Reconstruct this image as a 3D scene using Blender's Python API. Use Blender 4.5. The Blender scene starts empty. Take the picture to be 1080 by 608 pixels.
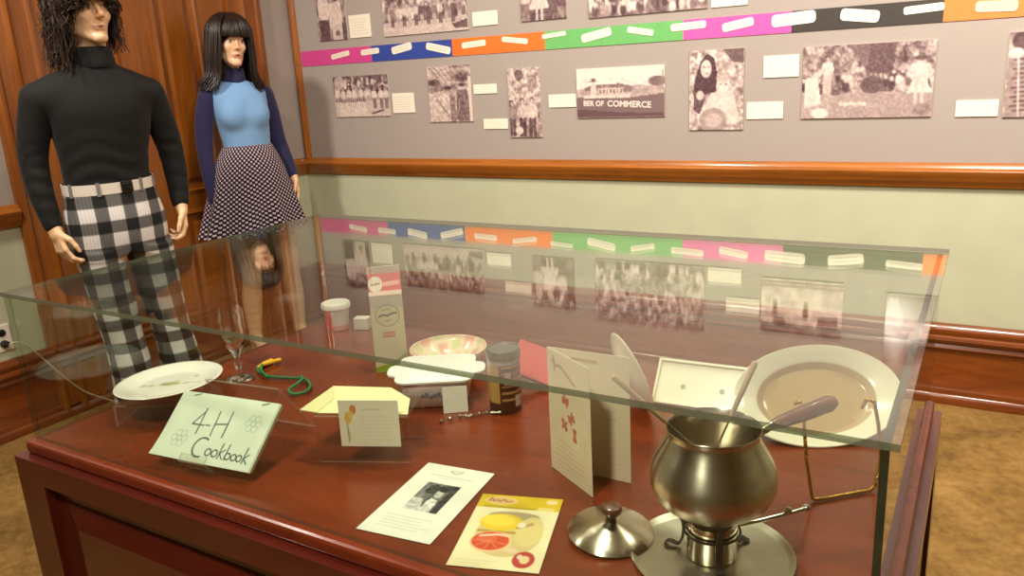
import bpy, math, random
import numpy as np
from mathutils import Vector, Matrix, Euler
PI = math.pi
SC = bpy.context.scene
COL = SC.collection
R = math.radians
rnd = random.Random(7)

def lin(c):
    o = []
    for v in c[:3]:
        v = v / 255.0
        o.append(v / 12.92 if v <= 0.04045 else ((v + 0.055) / 1.055) ** 2.4)
    return (o[0], o[1], o[2], 1.0)

def linarr(a):
    a = np.clip(a / 255.0, 0, 1)
    return np.where(a <= 0.04045, a / 12.92, ((a + 0.055) / 1.055) ** 2.4)

# ------------------------------------------------------------------ materials
def new_mat(name):
    m = bpy.data.materials.new(name); m.use_nodes = True
    nt = m.node_tree; nt.nodes.clear()
    out = nt.nodes.new('ShaderNodeOutputMaterial')
    return m, nt, out

def pbsdf(nt, out, col=(128, 128, 128), rough=.5, metal=0, coat=0, spec=.5, **k):
    b = nt.nodes.new('ShaderNodeBsdfPrincipled')
    b.inputs['Base Color'].default_value = lin(col)
    b.inputs['Roughness'].default_value = rough
    b.inputs['Metallic'].default_value = metal
    b.inputs['Coat Weight'].default_value = coat
    b.inputs['Coat Roughness'].default_value = k.get('coat_rough', .1)
    b.inputs['Specular IOR Level'].default_value = spec
    if 'sheen' in k: b.inputs['Sheen Weight'].default_value = k['sheen']
    if 'sss' in k:
        b.inputs['Subsurface Weight'].default_value = k['sss']
        b.inputs['Subsurface Radius'].default_value = (.01, .004, .002)
    nt.links.new(b.outputs[0], out.inputs[0])
    return b

def tex(nt, kind='Object', scale=(1, 1, 1), rot=(0, 0, 0)):
    t = nt.nodes.new('ShaderNodeTexCoord'); mp = nt.nodes.new('ShaderNodeMapping')
    mp.inputs['Scale'].default_value = scale; mp.inputs['Rotation'].default_value = rot
    nt.links.new(t.outputs[kind], mp.inputs[0]); return mp.outputs[0]

def noise(nt, vec, scale=5, detail=4, rough=.5, dist=0):
    n = nt.nodes.new('ShaderNodeTexNoise'); n.inputs['Scale'].default_value = scale
    n.inputs['Detail'].default_value = detail; n.inputs['Roughness'].default_value = rough
    n.inputs['Distortion'].default_value = dist
    nt.links.new(vec, n.inputs['Vector']); return n.outputs['Fac']

def ramp(nt, fac, stops):
    r = nt.nodes.new('ShaderNodeValToRGB'); e = r.color_ramp.elements
    while len(e) < len(stops): e.new(.5)
    for i, (p, c) in enumerate(stops):
        e[i].position = p; e[i].color = lin(c)
    nt.links.new(fac, r.inputs[0]); return r.outputs[0]

def bump(nt, b, h, strength=.2, dist=.002):
    n = nt.nodes.new('ShaderNodeBump'); n.inputs['Strength'].default_value = strength
    n.inputs['Distance'].default_value = dist
    nt.links.new(h, n.inputs['Height']); nt.links.new(n.outputs[0], b.inputs['Normal'])

def mathn(nt, op, a, b=None, c=None):
    n = nt.nodes.new('ShaderNodeMath'); n.operation = op
    for i, v in enumerate((a, b, c)):
        if v is None: continue
        if isinstance(v, (int, float)): n.inputs[i].default_value = v
        else: nt.links.new(v, n.inputs[i])
    return n.outputs[0]

def plain(name, col, rough=.5, metal=0, coat=0, spec=.5, var=.0, vscale=20, bmp=0, **k):
    m, nt, out = new_mat(name)
    b = pbsdf(nt, out, col, rough, metal, coat, spec, **k)
    if var or bmp:
        n = noise(nt, tex(nt), vscale, 5)
        if var:
            lo = tuple(max(0, c * (1 - var)) for c in col); hi = tuple(min(255, c * (1 + var)) for c in col)
            nt.links.new(ramp(nt, n, [(.3, lo), (.7, hi)]), b.inputs['Base Color'])
        if bmp: bump(nt, b, n, bmp, .002)
    return m

def wood(name, dark, light, scale=(2, 2, .25), rough=.35, coat=.3, nscale=9):
    m, nt, out = new_mat(name)
    b = pbsdf(nt, out, light, rough, 0, coat)
    v = tex(nt, 'Object', scale)
    n = noise(nt, v, nscale, 8, .6, 1.2)
    n2 = noise(nt, v, nscale * 6, 3, .6, .3)
    f = mathn(nt, 'ADD', mathn(nt, 'MULTIPLY', n, .75), mathn(nt, 'MULTIPLY', n2, .25))
    nt.links.new(ramp(nt, f, [(.32, dark), (.68, light)]), b.inputs['Base Color'])
    bump(nt, b, n2, .05, .001)
    return m

def brushed(name, col, rough=.3, aniso=.75):
    m, nt, out = new_mat(name)
    b = pbsdf(nt, out, col, rough, 1)
    b.inputs['Anisotropic'].default_value = aniso; b.inputs['Anisotropic Rotation'].default_value = .25
    tg = nt.nodes.new('ShaderNodeTangent'); tg.direction_type = 'RADIAL'; tg.axis = 'Z'; nt.links.new(tg.outputs[0], b.inputs['Tangent'])
    n = noise(nt, tex(nt, 'Object', (6, 6, 14)), 6, 3)
    nt.links.new(ramp(nt, n, [(.3, tuple(c * .94 for c in col)), (.7, col)]), b.inputs['Base Color'])
    return m

def attr_mat(name, rough=.6, coat=0, spec=.4, attr='paint', sss=None, bmp=0, metal=0, coat_rough=.1):
    m, nt, out = new_mat(name)
    k = {'coat_rough': coat_rough}
    if sss: k['sss'] = sss
    b = pbsdf(nt, out, (200, 200, 200), rough, metal, coat, spec, **k)
    a = nt.nodes.new('ShaderNodeAttribute'); a.attribute_name = attr
    nt.links.new(a.outputs['Color'], b.inputs['Base Color'])
    if bmp:
        bump(nt, b, noise(nt, tex(nt), 300, 3), bmp, .0008)
    return m

def sheet_glass(name, tint=(246, 250, 246), f0=.04):
    # clear pane: transmission plus angle-dependent mirror reflection on each face
    m, nt, out = new_mat(name)
    lw = nt.nodes.new('ShaderNodeLayerWeight'); lw.inputs['Blend'].default_value = .5
    p = mathn(nt, 'POWER', lw.outputs['Facing'], 5)
    f = mathn(nt, 'MULTIPLY_ADD', p, 1 - f0, f0)
    t = nt.nodes.new('ShaderNodeBsdfTransparent'); t.inputs[0].default_value = lin(tint)
    g = nt.nodes.new('ShaderNodeBsdfGlossy'); g.inputs['Roughness'].default_value = 0.0
    g.inputs['Color'].default_value = (1, 1, 1, 1)
    mx = nt.nodes.new('ShaderNodeMixShader')
    nt.links.new(f, mx.inputs[0]); nt.links.new(t.outputs[0], mx.inputs[1]); nt.links.new(g.outputs[0], mx.inputs[2])
    nt.links.new(mx.outputs[0], out.inputs[0])
    return m

def edge_glass(name, col, trans=.35, rough=.15, tint=(150, 185, 165)):
    m, nt, out = new_mat(name)
    b = nt.nodes.new('ShaderNodeBsdfPrincipled'); b.inputs['Base Color'].default_value = lin(col)
    b.inputs['Roughness'].default_value = rough
    t = nt.nodes.new('ShaderNodeBsdfTransparent'); t.inputs[0].default_value = lin(tint)
    mx = nt.nodes.new('ShaderNodeMixShader'); mx.inputs[0].default_value = trans
    nt.links.new(b.outputs[0], mx.inputs[1]); nt.links.new(t.outputs[0], mx.inputs[2])
    nt.links.new(mx.outputs[0], out.inputs[0]); return m

# ------------------------------------------------------------------ mesh builder
class MB:
    def __init__(s): s.v = []; s.f = []; s.mi = []
    def add(s, verts, faces, mi=0, M=None):
        o = len(s.v)
        for p in verts:
            p = Vector(p)
            s.v.append(tuple(M @ p) if M is not None else tuple(p))
        for i, f in enumerate(faces):
            s.f.append(tuple(a + o for a in f)); s.mi.append(mi[i] if isinstance(mi, (list, tuple)) else mi)
        return s
    def box(s, lo, hi, mi=0, M=None, big=None):
        (a, b, c), (d, e, f) = lo, hi
        vs = [(a, b, c), (d, b, c), (d, e, c), (a, e, c), (a, b, f), (d, b, f), (d, e, f), (a, e, f)]
        fs = [(0, 3, 2, 1), (4, 5, 6, 7), (0, 1, 5, 4), (1, 2, 6, 5), (2, 3, 7, 6), (3, 0, 4, 7)]
        if big is not None:      # thin pane: slot 0 on the two large faces, slot 1 on the edges
            ax = min(range(3), key=lambda i: (d - a, e - b, f - c)[i])
            mi = [0 if k in {2: (0, 1), 1: (2, 4), 0: (3, 5)}[ax] else 1 for k in range(6)]
        return s.add(vs, fs, mi, M)
    def tube(s, pts, rad, n=8, mi=0, M=None, closed=False, caps=True):
        pts = [Vector(p) for p in pts]
        if not hasattr(rad, '__len__'): rad = [rad] * len(pts)
        vs = []; fs = []
        up = None
        N = len(pts)
        for i, p in enumerate(pts):
            if closed: t = pts[(i + 1) % N] - pts[i - 1]
            else: t = pts[min(i + 1, N - 1)] - pts[max(i - 1, 0)]
            if t.length < 1e-9: t = Vector((0, 0, 1))
            t.normalize()
            if up is None:
                up = Vector((0, 0, 1)) if abs(t.z) < .9 else Vector((1, 0, 0))
            up = (up - t * up.dot(t))
            if up.length < 1e-6: up = t.orthogonal()
            up.normalize(); w = t.cross(up)
            for k in range(n):
                a = 2 * PI * k / n
                vs.append(p + (up * math.cos(a) + w * math.sin(a)) * rad[i])
        rng = N if closed else N - 1
        for i in range(rng):
            j = (i + 1) % N
            for k in range(n):
                l = (k + 1) % n
                fs.append((i * n + k, i * n + l, j * n + l, j * n + k))
        if caps and not closed:
            fs.append(tuple(range(n - 1, -1, -1))); fs.append(tuple((N - 1) * n + k for k in range(n)))
        return s.add(vs, fs, mi, M)
    def lathe(s, prof, n=48, mi=0, M=None, caps=True, sx=1, sy=1):
        vs = []; fs = []
        for r, z in prof:
            for k in range(n):
                a = 2 * PI * k / n; vs.append((r * math.cos(a) * sx, r * math.sin(a) * sy, z))
        L = len(prof)
        for i in range(L - 1):
            m_ = mi
            for k in range(n):
                l = (k + 1) % n; fs.append((i * n + k, i * n + l, (i + 1) * n + l, (i + 1) * n + k))
        if caps:
            if prof[0][0] > 1e-6: fs.append(tuple(range(n - 1, -1, -1)))
            if prof[-1][0] > 1e-6: fs.append(tuple((L - 1) * n + k for k in range(n)))
        return s.add(vs, fs, mi, M)
    def prism(s, poly, lo, hi, axis=0, mi=0, M=None):
        # polygon in the two other axes, extruded along axis
        n = len(poly); vs = []
        for t in (lo, hi):
            for a, b in poly:
                vs.append({0: (t, a, b), 1: (a, t, b), 2: (a, b, t)}[axis])
        fs = [tuple(range(n - 1, -1, -1)), tuple(range(n, 2 * n))]
        for k in range(n):
            l = (k + 1) % n; fs.append((k, l, n + l, n + k))
        return s.add(vs, fs, mi, M)
    def build(s, name, mats, parent=None, smooth=None, loc=None, rz=None, bevel=0, recalc=True, M=None):
        me = bpy.data.meshes.new(name); me.from_pydata(s.v, [], s.f); me.update()
        if not isinstance(mats, (list, tuple)): mats = [mats]
        for m in mats: me.materials.append(m)
        me.polygons.foreach_set('material_index', s.mi)
        if recalc:
            import bmesh
            b = bmesh.new(); b.from_mesh(me); bmesh.ops.recalc_face_normals(b, faces=b.faces); b.to_mesh(me); b.free()
        if smooth:
            me.polygons.foreach_set('use_smooth', [True] * len(me.polygons))
            me.set_sharp_from_angle(angle=R(smooth))
        o = bpy.data.objects.new(name, me); COL.objects.link(o)
        if parent: o.parent = parent
        if loc is not None: o.location = loc
        if rz is not None: o.rotation_euler = (0, 0, rz)
        if M is not None: o.matrix_local = M
        if bevel:
            md = o.modifiers.new('edge', 'BEVEL'); md.width = bevel; md.segments = 2; md.limit_method = 'ANGLE'; md.angle_limit = R(40)
        return o

def tag(o, label, cat, group=None, kind=None):
    o['label'] = label; o['category'] = cat
    if group: o['group'] = group
    if kind: o['kind'] = kind
    return o
def thing(name, label, cat, loc=(0, 0, 0), rz=0, group=None):
    o = bpy.data.objects.new(name, None); COL.objects.link(o); o.empty_display_size = .05
    o.location = loc; o.rotation_euler = (0, 0, rz)
    return tag(o, label, cat, group)
def struct(o):
    o['kind'] = 'structure'; return o

# ------------------------------------------------------------------ painted prints (pictures, labels, pages)
class Canvas:
    """A picture as colours on a fine grid; u to the right, v down, both 0..1; asp = width / height."""
    def __init__(s, nx, ny, col, asp=None, seed=0):
        s.nx, s.ny = nx, ny; s.asp = asp or nx / ny
        s.a = np.zeros((ny, nx, 3)) + np.array(col, float)
        s.u, s.v = np.meshgrid((np.arange(nx)) / (nx - 1), (np.arange(ny)) / (ny - 1))
        s.r = np.random.RandomState(seed); s.soft = 1.0 / ny
    def mix(s, m, col):
        m = np.clip(m, 0, 1)[..., None]; s.a = s.a * (1 - m) + np.array(col, float) * m
    def ell(s, u, v, ru, rv, col, al=1, rot=0):
        x = (s.u - u) * s.asp; y = s.v - v; c, k = math.cos(rot), math.sin(rot)
        X = x * c + y * k; Y = -x * k + y * c
        d = np.sqrt((X / (ru * s.asp)) ** 2 + (Y / rv) ** 2)
        s.mix((1 - d) * min(ru * s.asp, rv) / s.soft / 1.5 + .5, np.array(col)) if al == 1 else s.mix(np.clip((1 - d) * min(ru * s.asp, rv) / s.soft / 1.5 + .5, 0, 1) * al, col)
    def rect(s, u0, v0, u1, v1, col, al=1):
        m = ((s.u >= u0) & (s.u <= u1) & (s.v >= v0) & (s.v <= v1)).astype(float) * al
        s.mix(m, col)
    def poly(s, pts, col, al=1):
        ins = np.zeros(s.u.shape, bool); n = len(pts)
        for i in range(n):
            (x0, y0), (x1, y1) = pts[i], pts[(i + 1) % n]
            if y0 == y1: continue
            c = ((s.v >= min(y0, y1)) & (s.v < max(y0, y1)))
            xi = x0 + (s.v - y0) * (x1 - x0) / (y1 - y0)
            ins ^= c & (s.u < xi)
        s.mix(ins.astype(float) * al, col)
    def line(s, pts, w, col, al=1):
        D = np.full(s.u.shape, 9.)
        for (x0, y0), (x1, y1) in zip(pts[:-1], pts[1:]):
            px, py = (s.u - x0) * s.asp, s.v - y0; bx, by = (x1 - x0) * s.asp, y1 - y0
            L = bx * bx + by * by + 1e-12; t = np.clip((px * bx + py * by) / L, 0, 1)
            D = np.minimum(D, np.hypot(px - t * bx, py - t * by))
        s.mix(np.clip((w - D) / s.soft + .5, 0, 1) * al, col)
    def noise(s, amp, n=(12, 7), mask=None):
        g = s.r.rand(n[1] + 1, n[0] + 1) - .5
        x = s.u * (n[0] - 1e-6); y = s.v * (n[1] - 1e-6); i = x.astype(int); j = y.astype(int); fx = x - i; fy = y - j
        fx = fx * fx * (3 - 2 * fx); fy = fy * fy * (3 - 2 * fy)
        z = (g[j, i] * (1 - fx) + g[j, i + 1] * fx) * (1 - fy) + (g[j + 1, i] * (1 - fx) + g[j + 1, i + 1] * fx) * fy
        if mask is not None: z = z * mask
        s.a = np.clip(s.a + (z * 2 * amp)[..., None], 0, 255)
    def tone(s, dark, light):
        g = np.clip(s.a.mean(2, keepdims=True) / 255, 0, 1)
        s.a = np.array(dark, float) * (1 - g) + np.array(light, float) * g
    def textlines(s, u0, u1, v0, v1, n, col=(120, 115, 110), w=.012, ragged=.25):
        for k in range(n):
            v = v0 + (v1 - v0) * (k + .5) / n; x = u0; end = u1 - s.r.rand() * ragged * (u1 - u0)
            while x < end:
                L = (.03 + .07 * s.r.rand())
                s.line([(x, v), (min(x + L, end), v)], w, col, .7); x += L + .025

def print_board(name, cv, w, h, t, mats, parent=None, M=None, curve=None, mb_extra=None):
    """A board of real thickness whose front (local -Y, z up, x right) carries the painted print."""
    nx, ny = cv.nx, cv.ny
    X = (cv.u - .5) * w; Z = (.5 - cv.v) * h; Y = np.zeros_like(X) - t
    if curve is not None: Y = Y + curve(cv.u, cv.v)
    vs = np.stack([X, Y, Z], -1).reshape(-1, 3)
    idx = np.arange(nx * ny).reshape(ny, nx)
    q = np.stack([idx[:-1, :-1], idx[1:, :-1], idx[1:, 1:], idx[:-1, 1:]], -1).reshape(-1, 4)
    # rim and back
    ring = list(idx[0, :]) + list(idx[1:, -1]) + list(idx[-1, -2::-1]) + list(idx[-2:0:-1, 0])
    base = len(vs); vb = vs[ring].copy(); vb[:, 1] += t
    vs = np.concatenate([vs, vb]); n = len(ring)
    faces = [tuple(int(x) for x in f) for f in q]; mi = [0] * len(faces)
    for k in range(n):
        l = (k + 1) % n
        faces.append((int(ring[k]), int(ring[l]), base + l, base + k)); mi.append(1)
    if curve is None:
        faces.append(tuple(base + k for k in range(n))); mi.append(1)
    else:      # curled sheet: the back follows the front
        b2 = len(vs); vs = np.concatenate([vs, vs[:nx * ny] + np.array([0, t, 0])])
        for f in q: faces.append(tuple(int(x) + b2 for x in f[::-1])); mi.append(1)
    me = bpy.data.meshes.new(name); me.from_pydata([tuple(p) for p in vs], [], faces); me.update()
    for m in mats: me.materials.append(m)
    me.polygons.foreach_set('material_index', mi)
    at = me.attributes.new('paint', 'FLOAT_COLOR', 'POINT')
    c = np.ones((len(vs), 4)); c[:nx * ny, :3] = linarr(cv.a).reshape(-1, 3); c[nx * ny:, :3] = .7
    at.data.foreach_set('color', c.astype(np.float32).ravel())
    o = bpy.data.objects.new(name, me); COL.objects.link(o)
    if parent: o.parent = parent
    if M is not None: o.matrix_local = M
    return o

def lettering(name, s, size, mat, parent, M, extrude=.0006, align='CENTER', shear=0, bold=0, sx=1):
    cu = bpy.data.curves.new(name, 'FONT'); cu.body = s; cu.size = size; cu.extrude = extrude; cu.align_x = align; cu.align_y = 'CENTER'
    cu.shear = shear; cu.offset = bold; cu.resolution_u = 3
    t = bpy.data.objects.new('tmp', cu); COL.objects.link(t)
    bpy.context.view_layer.update()
    me = bpy.data.meshes.new_from_object(t.evaluated_get(bpy.context.evaluated_depsgraph_get()))
    bpy.data.objects.remove(t); bpy.data.curves.remove(cu)
    # text lies in local XY facing +Z -> stand it up facing -Y
    me.transform(Matrix.Diagonal((sx, 1, 1, 1))); me.transform(Matrix.Rotation(PI / 2, 4, 'X'))
    me.materials.clear(); me.materials.append(mat); me.name = name
    o = bpy.data.objects.new(name, me); COL.objects.link(o); o.parent = parent; o.matrix_local = M
    return o

def frame_M(origin, xdir, zdir):
    """Matrix with local x along xdir, local z close to zdir, local -Y the front."""
    x = Vector(xdir).normalized(); z = Vector(zdir); z = (z - x * z.dot(x)).normalized(); y = z.cross(x)
    M = Matrix((x, y, z)).transposed().to_4x4(); M.translation = Vector(origin); return M

# ------------------------------------------------------------------ smooth bodies from blended volumes
class Vol:
    def __init__(s, vox=.005, k=.02): s.p = []; s.vox = vox; s.k = k
    def cap(s, a, b, ra, rb, k=None, sub=False, M=None):
        if M is not None: a, b = M @ Vector(a), M @ Vector(b)
        s.p.append(('c', np.array(a, float), np.array(b, float), ra, rb, s.k if k is None else k, sub)); return s
    def limb(s, pts, rad, k=None, n=5):
        q = [Vector(p) for p in pts]; P = []; Rr = []
        for i in range(len(q) - 1):
            a, b, c, d = max(i - 1, 0), i, i + 1, min(i + 2, len(q) - 1)
            for j in range(n):
                t = j / n; f = lambda A, B, C_, D: .5 * (2 * B + (C_ - A) * t + (2 * A - 5 * B + 4 * C_ - D) * t * t + (3 * B - A - 3 * C_ + D) * t ** 3)
                P.append(f(q[a], q[b], q[c], q[d])); Rr.append(f(rad[a], rad[b], rad[c], rad[d]))
        return s.chain(P + [q[-1]], Rr + [rad[-1]], .006 if k is None else k)
    def chain(s, pts, rad, k=None, M=None):
        for i in range(len(pts) - 1): s.cap(pts[i], pts[i + 1], rad[i], rad[i + 1], k, M=M)
        return s
    def ell(s, c, r, rot=(0, 0, 0), k=None, sub=False, M=None):
        Q = Euler(rot).to_matrix()
        if M is not None: c = M @ Vector(c); Q = M.to_3x3() @ Q
        s.p.append(('e', np.array(c, float), np.array(r, float), np.array(Q), s.k if k is None else k, sub)); return s
    def loft(s, rows, k=None, n=2.0, sub=False):
        """rows: (z, a, b, cx, cy) superellipse sections by height."""
        rows = np.array(sorted(rows), float); z = np.linspace(rows[0, 0], rows[-1, 0], 90); sl = np.gradient(rows, rows[:, 0], axis=0)
        i = np.clip(np.searchsorted(rows[:, 0], z, 'right') - 1, 0, len(rows) - 2); h = (rows[i + 1, 0] - rows[i, 0])[:, None]; t = (z - rows[i, 0])[:, None] / h
        rows = (2 * t ** 3 - 3 * t ** 2 + 1) * rows[i] + (t ** 3 - 2 * t ** 2 + t) * h * sl[i] + (3 * t ** 2 - 2 * t ** 3) * rows[i + 1] + (t ** 3 - t ** 2) * h * sl[i + 1]
        rows[:, 0] = z; s.p.append(('l', np.array(rows, float), n, s.k if k is None else k, sub)); return s
    def mesh(s):
        lo = np.full(3, 9e9); hi = -lo; bb = []
        for p in s.p:
            if p[0] == 'c':
                r = max(p[3], p[4]); l = np.minimum(p[1], p[2]) - r; h = np.maximum(p[1], p[2]) + r; k = p[5]
            elif p[0] == 'e':
                r = np.abs(p[3]) @ p[2]; l = p[1] - r; h = p[1] + r; k = p[4]
            else:
                q = p[1]; l = np.array([(q[:, 3] - q[:, 1]).min(), (q[:, 4] - q[:, 2]).min(), q[0, 0]]); h = np.array([(q[:, 3] + q[:, 1]).max(), (q[:, 4] + q[:, 2]).max(), q[-1, 0]]); k = p[3]
            bb.append((l, h, k))
            if not p[-1]: lo = np.minimum(lo, l); hi = np.maximum(hi, h)
        vx = s.vox; lo = lo - 4 * vx; N = np.ceil((hi - lo) / vx).astype(int) + 5
        F = np.full(N, 1.0, np.float32)
        for p, (l, h, k) in zip(s.p, bb):
            pad = k + 3 * vx
            i0 = np.clip(np.floor((l - pad - lo) / vx).astype(int), 0, N - 1); i1 = np.clip(np.ceil((h + pad - lo) / vx).astype(int) + 1, 1, N)
            if (i1 <= i0).any(): continue
            X = (lo[0] + vx * np.arange(i0[0], i1[0]))[:, None, None]; Y = (lo[1] + vx * np.arange(i0[1], i1[1]))[None, :, None]; Z = (lo[2] + vx * np.arange(i0[2], i1[2]))[None, None, :]
            if p[0] == 'c':
                a, b = p[1], p[2]; d = b - a; L = d @ d + 1e-12
                t = np.clip(((X - a[0]) * d[0] + (Y - a[1]) * d[1] + (Z - a[2]) * d[2]) / L, 0, 1)
                D = np.sqrt((X - a[0] - t * d[0]) ** 2 + (Y - a[1] - t * d[1]) ** 2 + (Z - a[2] - t * d[2]) ** 2) - (p[3] + t * (p[4] - p[3]))
            elif p[0] == 'e':
                Q = p[3]; x, y, z = X - p[1][0], Y - p[1][1], Z - p[1][2]
                A = [(Q[0, i] * x + Q[1, i] * y + Q[2, i] * z) / p[2][i] for i in range(3)]
                k0 = np.sqrt(A[0] ** 2 + A[1] ** 2 + A[2] ** 2) + 1e-9
                k1 = np.sqrt(sum((A[i] / p[2][i]) ** 2 for i in range(3))) + 1e-9
                D = k0 * (k0 - 1) / k1
            else:
                q = p[1]; z = Z.ravel()
                a = np.interp(z, q[:, 0], q[:, 1]); b = np.interp(z, q[:, 0], q[:, 2]); cx = np.interp(z, q[:, 0], q[:, 3]); cy = np.interp(z, q[:, 0], q[:, 4])
                e = p[2]
                g = ((np.abs(X - cx) / a) ** e + (np.abs(Y - cy) / b) ** e) ** (1 / e)
                D = (g - 1) * np.minimum(a, b)
                D = np.maximum(D, np.maximum(q[0, 0] - Z, Z - q[-1, 0]))
            S = (slice(i0[0], i1[0]), slice(i0[1], i1[1]), slice(i0[2], i1[2]))
            G = F[S]; D = D.astype(np.float32)
            if p[-1]:
                D = -D
                hh = np.maximum(k - np.abs(G - D), 0) / max(k, 1e-6); F[S] = np.maximum(G, D) + hh * hh * k * .25
            else:
                hh = np.maximum(k - np.abs(G - D), 0) / max(k, 1e-6); F[S] = np.minimum(G, D) - hh * hh * k * .25
        return surface(F, lo, vx)

def surface(F, lo, vx):
    """Dual surface of the zero level of F."""
    ins = F < 0
    n = np.array(F.shape) - 1
    cnt = np.zeros(n, np.int8)
    for dx in (0, 1):
        for dy in (0, 1):
            for dz in (0, 1):
                cnt += ins[dx:dx + n[0], dy:dy + n[1], dz:dz + n[2]]
    act = (cnt > 0) & (cnt < 8)
    ci = np.argwhere(act); m = len(ci)
    vid = np.full(n, -1, np.int64); vid[act] = np.arange(m)
    acc = np.zeros((m, 3)); w = np.zeros(m)
    corners = [(a, b, c) for a in (0, 1) for b in (0, 1) for c in (0, 1)]
    for a in corners:
        for ax in range(3):
            if a[ax]: continue
            b = list(a); b[ax] = 1
            fa = F[ci[:, 0] + a[0], ci[:, 1] + a[1], ci[:, 2] + a[2]]; fb = F[ci[:, 0] + b[0], ci[:, 1] + b[1], ci[:, 2] + b[2]]
            s = (fa < 0) != (fb < 0)
            t = np.where(s, fa / np.where(s, fa - fb, 1), 0)
            pt = np.tile(np.array(a, float), (m, 1)); pt[:, ax] += t
            acc[s] += pt[s]; w[s] += 1
    V = lo + vx * (ci + acc / w[:, None])
    Q = []
    for ax in range(3):
        o = [i for i in range(3) if i != ax]
        sl0 = [slice(None)] * 3; sl1 = [slice(None)] * 3; sl0[ax] = slice(0, -1); sl1[ax] = slice(1, None)
        ch = ins[tuple(sl0)] != ins[tuple(sl1)]
        e = np.argwhere(ch)
        ok = (e[:, o[0]] > 0) & (e[:, o[1]] > 0) & (e[:, o[0]] < n[o[0]]) & (e[:, o[1]] < n[o[1]])
        e = e[ok]; flip = ins[e[:, 0], e[:, 1], e[:, 2]]
        qs = []
        for d0, d1 in ((-1, -1), (0, -1), (0, 0), (-1, 0)):
            c = e.copy(); c[:, o[0]] += d0; c[:, o[1]] += d1; qs.append(vid[c[:, 0], c[:, 1], c[:, 2]])
        q = np.stack(qs, 1)
        if ax == 1: flip = ~flip
        q[~flip] = q[~flip][:, ::-1]
        Q.append(q)
    return V, np.concatenate(Q)

def vol_obj(name, vol, mat, parent=None, paint=None, M=None, warp=None):
    V, Q = vol.mesh()
    # one relaxation pass evens the surface
    nb = np.zeros_like(V); c = np.zeros(len(V))
    for i in range(4):
        a, b = Q[:, i], Q[:, (i + 1) % 4]
        np.add.at(nb, a, V[b]); np.add.at(c, a, 1); np.add.at(nb, b, V[a]); np.add.at(c, b, 1)
    V = V * .55 + nb / np.maximum(c, 1)[:, None] * .45
    if warp is not None: V = warp(V)
    me = bpy.data.meshes.new(name)
    me.vertices.add(len(V)); me.vertices.foreach_set('co', V.astype(np.float32).ravel())
    me.loops.add(Q.size); me.loops.foreach_set('vertex_index', Q.astype(np.int32).ravel())
    me.polygons.add(len(Q)); me.polygons.foreach_set('loop_start', np.arange(0, Q.size, 4, dtype=np.int32))
    me.polygons.foreach_set('use_smooth', np.ones(len(Q), bool))
    me.update(calc_edges=True); me.validate()
    me.materials.append(mat)
    if paint is not None:
        at = me.attributes.new('paint', 'FLOAT_COLOR', 'POINT'); col = np.ones((len(V), 4)); col[:, :3] = linarr(paint(V))
        at.data.foreach_set('color', col.astype(np.float32).ravel())
    o = bpy.data.objects.new(name, me); COL.objects.link(o)
    if parent: o.parent = parent
    if M is not None: o.matrix_local = M
    return o
# ================================================================== ROOM
RX, RY, RZ = 7.0, -6.6, 3.1
RAIL = .932; BB = .3385

m_plaster = plain('green_plaster', (186, 190, 162), .75, var=.02, vscale=6, bmp=.03)
m_fabric = plain('grey_felt', (164, 154, 148), .95, spec=.1, var=.06, vscale=260, bmp=.15)
m_trim = wood('honey_wood', (130, 72, 18), (172, 102, 34), (.25, 2.5, 2.5), .3, .4)
m_trim_v = wood('honey_wood_upright', (126, 70, 18), (164, 96, 32), (2.5, 2.5, .25), .3, .4)
m_base = wood('baseboard_wood', (94, 43, 11), (134, 68, 22), (.22, 2.5, 2.5), .28, .5)
m_base_l = wood('baseboard_wood_side', (88, 40, 10), (124, 62, 20), (2.5, .22, 2.5), .28, .5)
m_door = wood('door_wood', (116, 60, 8), (152, 86, 16), (2.2, 2.2, .2), .38, .3)
m_ceil = plain('ceiling_white', (225, 216, 198), .9)
m_wall2 = plain('far_wall_paint', (196, 186, 156), .85)

def floor_mat():
    m, nt, out = new_mat('mottled_carpet'); b = pbsdf(nt, out, (140, 105, 60), .9, spec=.15)
    v = tex(nt, 'Object', (1, 1, 1))
    n = noise(nt, v, 3.2, 8, .68, .6); n2 = noise(nt, v, 26, 6, .7, .2)
    f = mathn(nt, 'ADD', mathn(nt, 'MULTIPLY', n, .6), mathn(nt, 'MULTIPLY', n2, .4))
    nt.links.new(ramp(nt, f, [(.36, (92, 68, 34)), (.5, (128, 98, 52)), (.66, (156, 124, 72))]), b.inputs['Base Color'])
    bump(nt, b, n2, .15, .003); return m

struct(MB().box((-.3, RY - .1, -.1), (RX + .1, .3, 0)).build('floor', floor_mat()))
struct(MB().box((-.3, RY - .1, RZ), (RX + .1, .3, RZ + .1)).build('ceiling', m_ceil))
struct(MB().box((-.3, 0, 0), (RX + .1, .3, RAIL)).box((-.3, 0, RAIL), (RX + .1, .3, RZ), 1).build('wall_back', [m_plaster, m_fabric]))
struct(MB().box((RX, RY, 0), (RX + .1, 0, RZ)).build('wall_right', m_wall2))
struct(MB().box((-.3, RY - .1, 0), (RX + .1, RY, RZ)).build('wall_front', m_wall2))
DY0, DY1 = -1.70, -.225     # door casing, outer edges
struct(MB().box((-.3, RY, 0), (0, 0, RAIL)).box((-.3, RY, RAIL), (0, 0, RZ), 1).build('wall_left', [m_plaster, m_fabric]))

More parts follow.
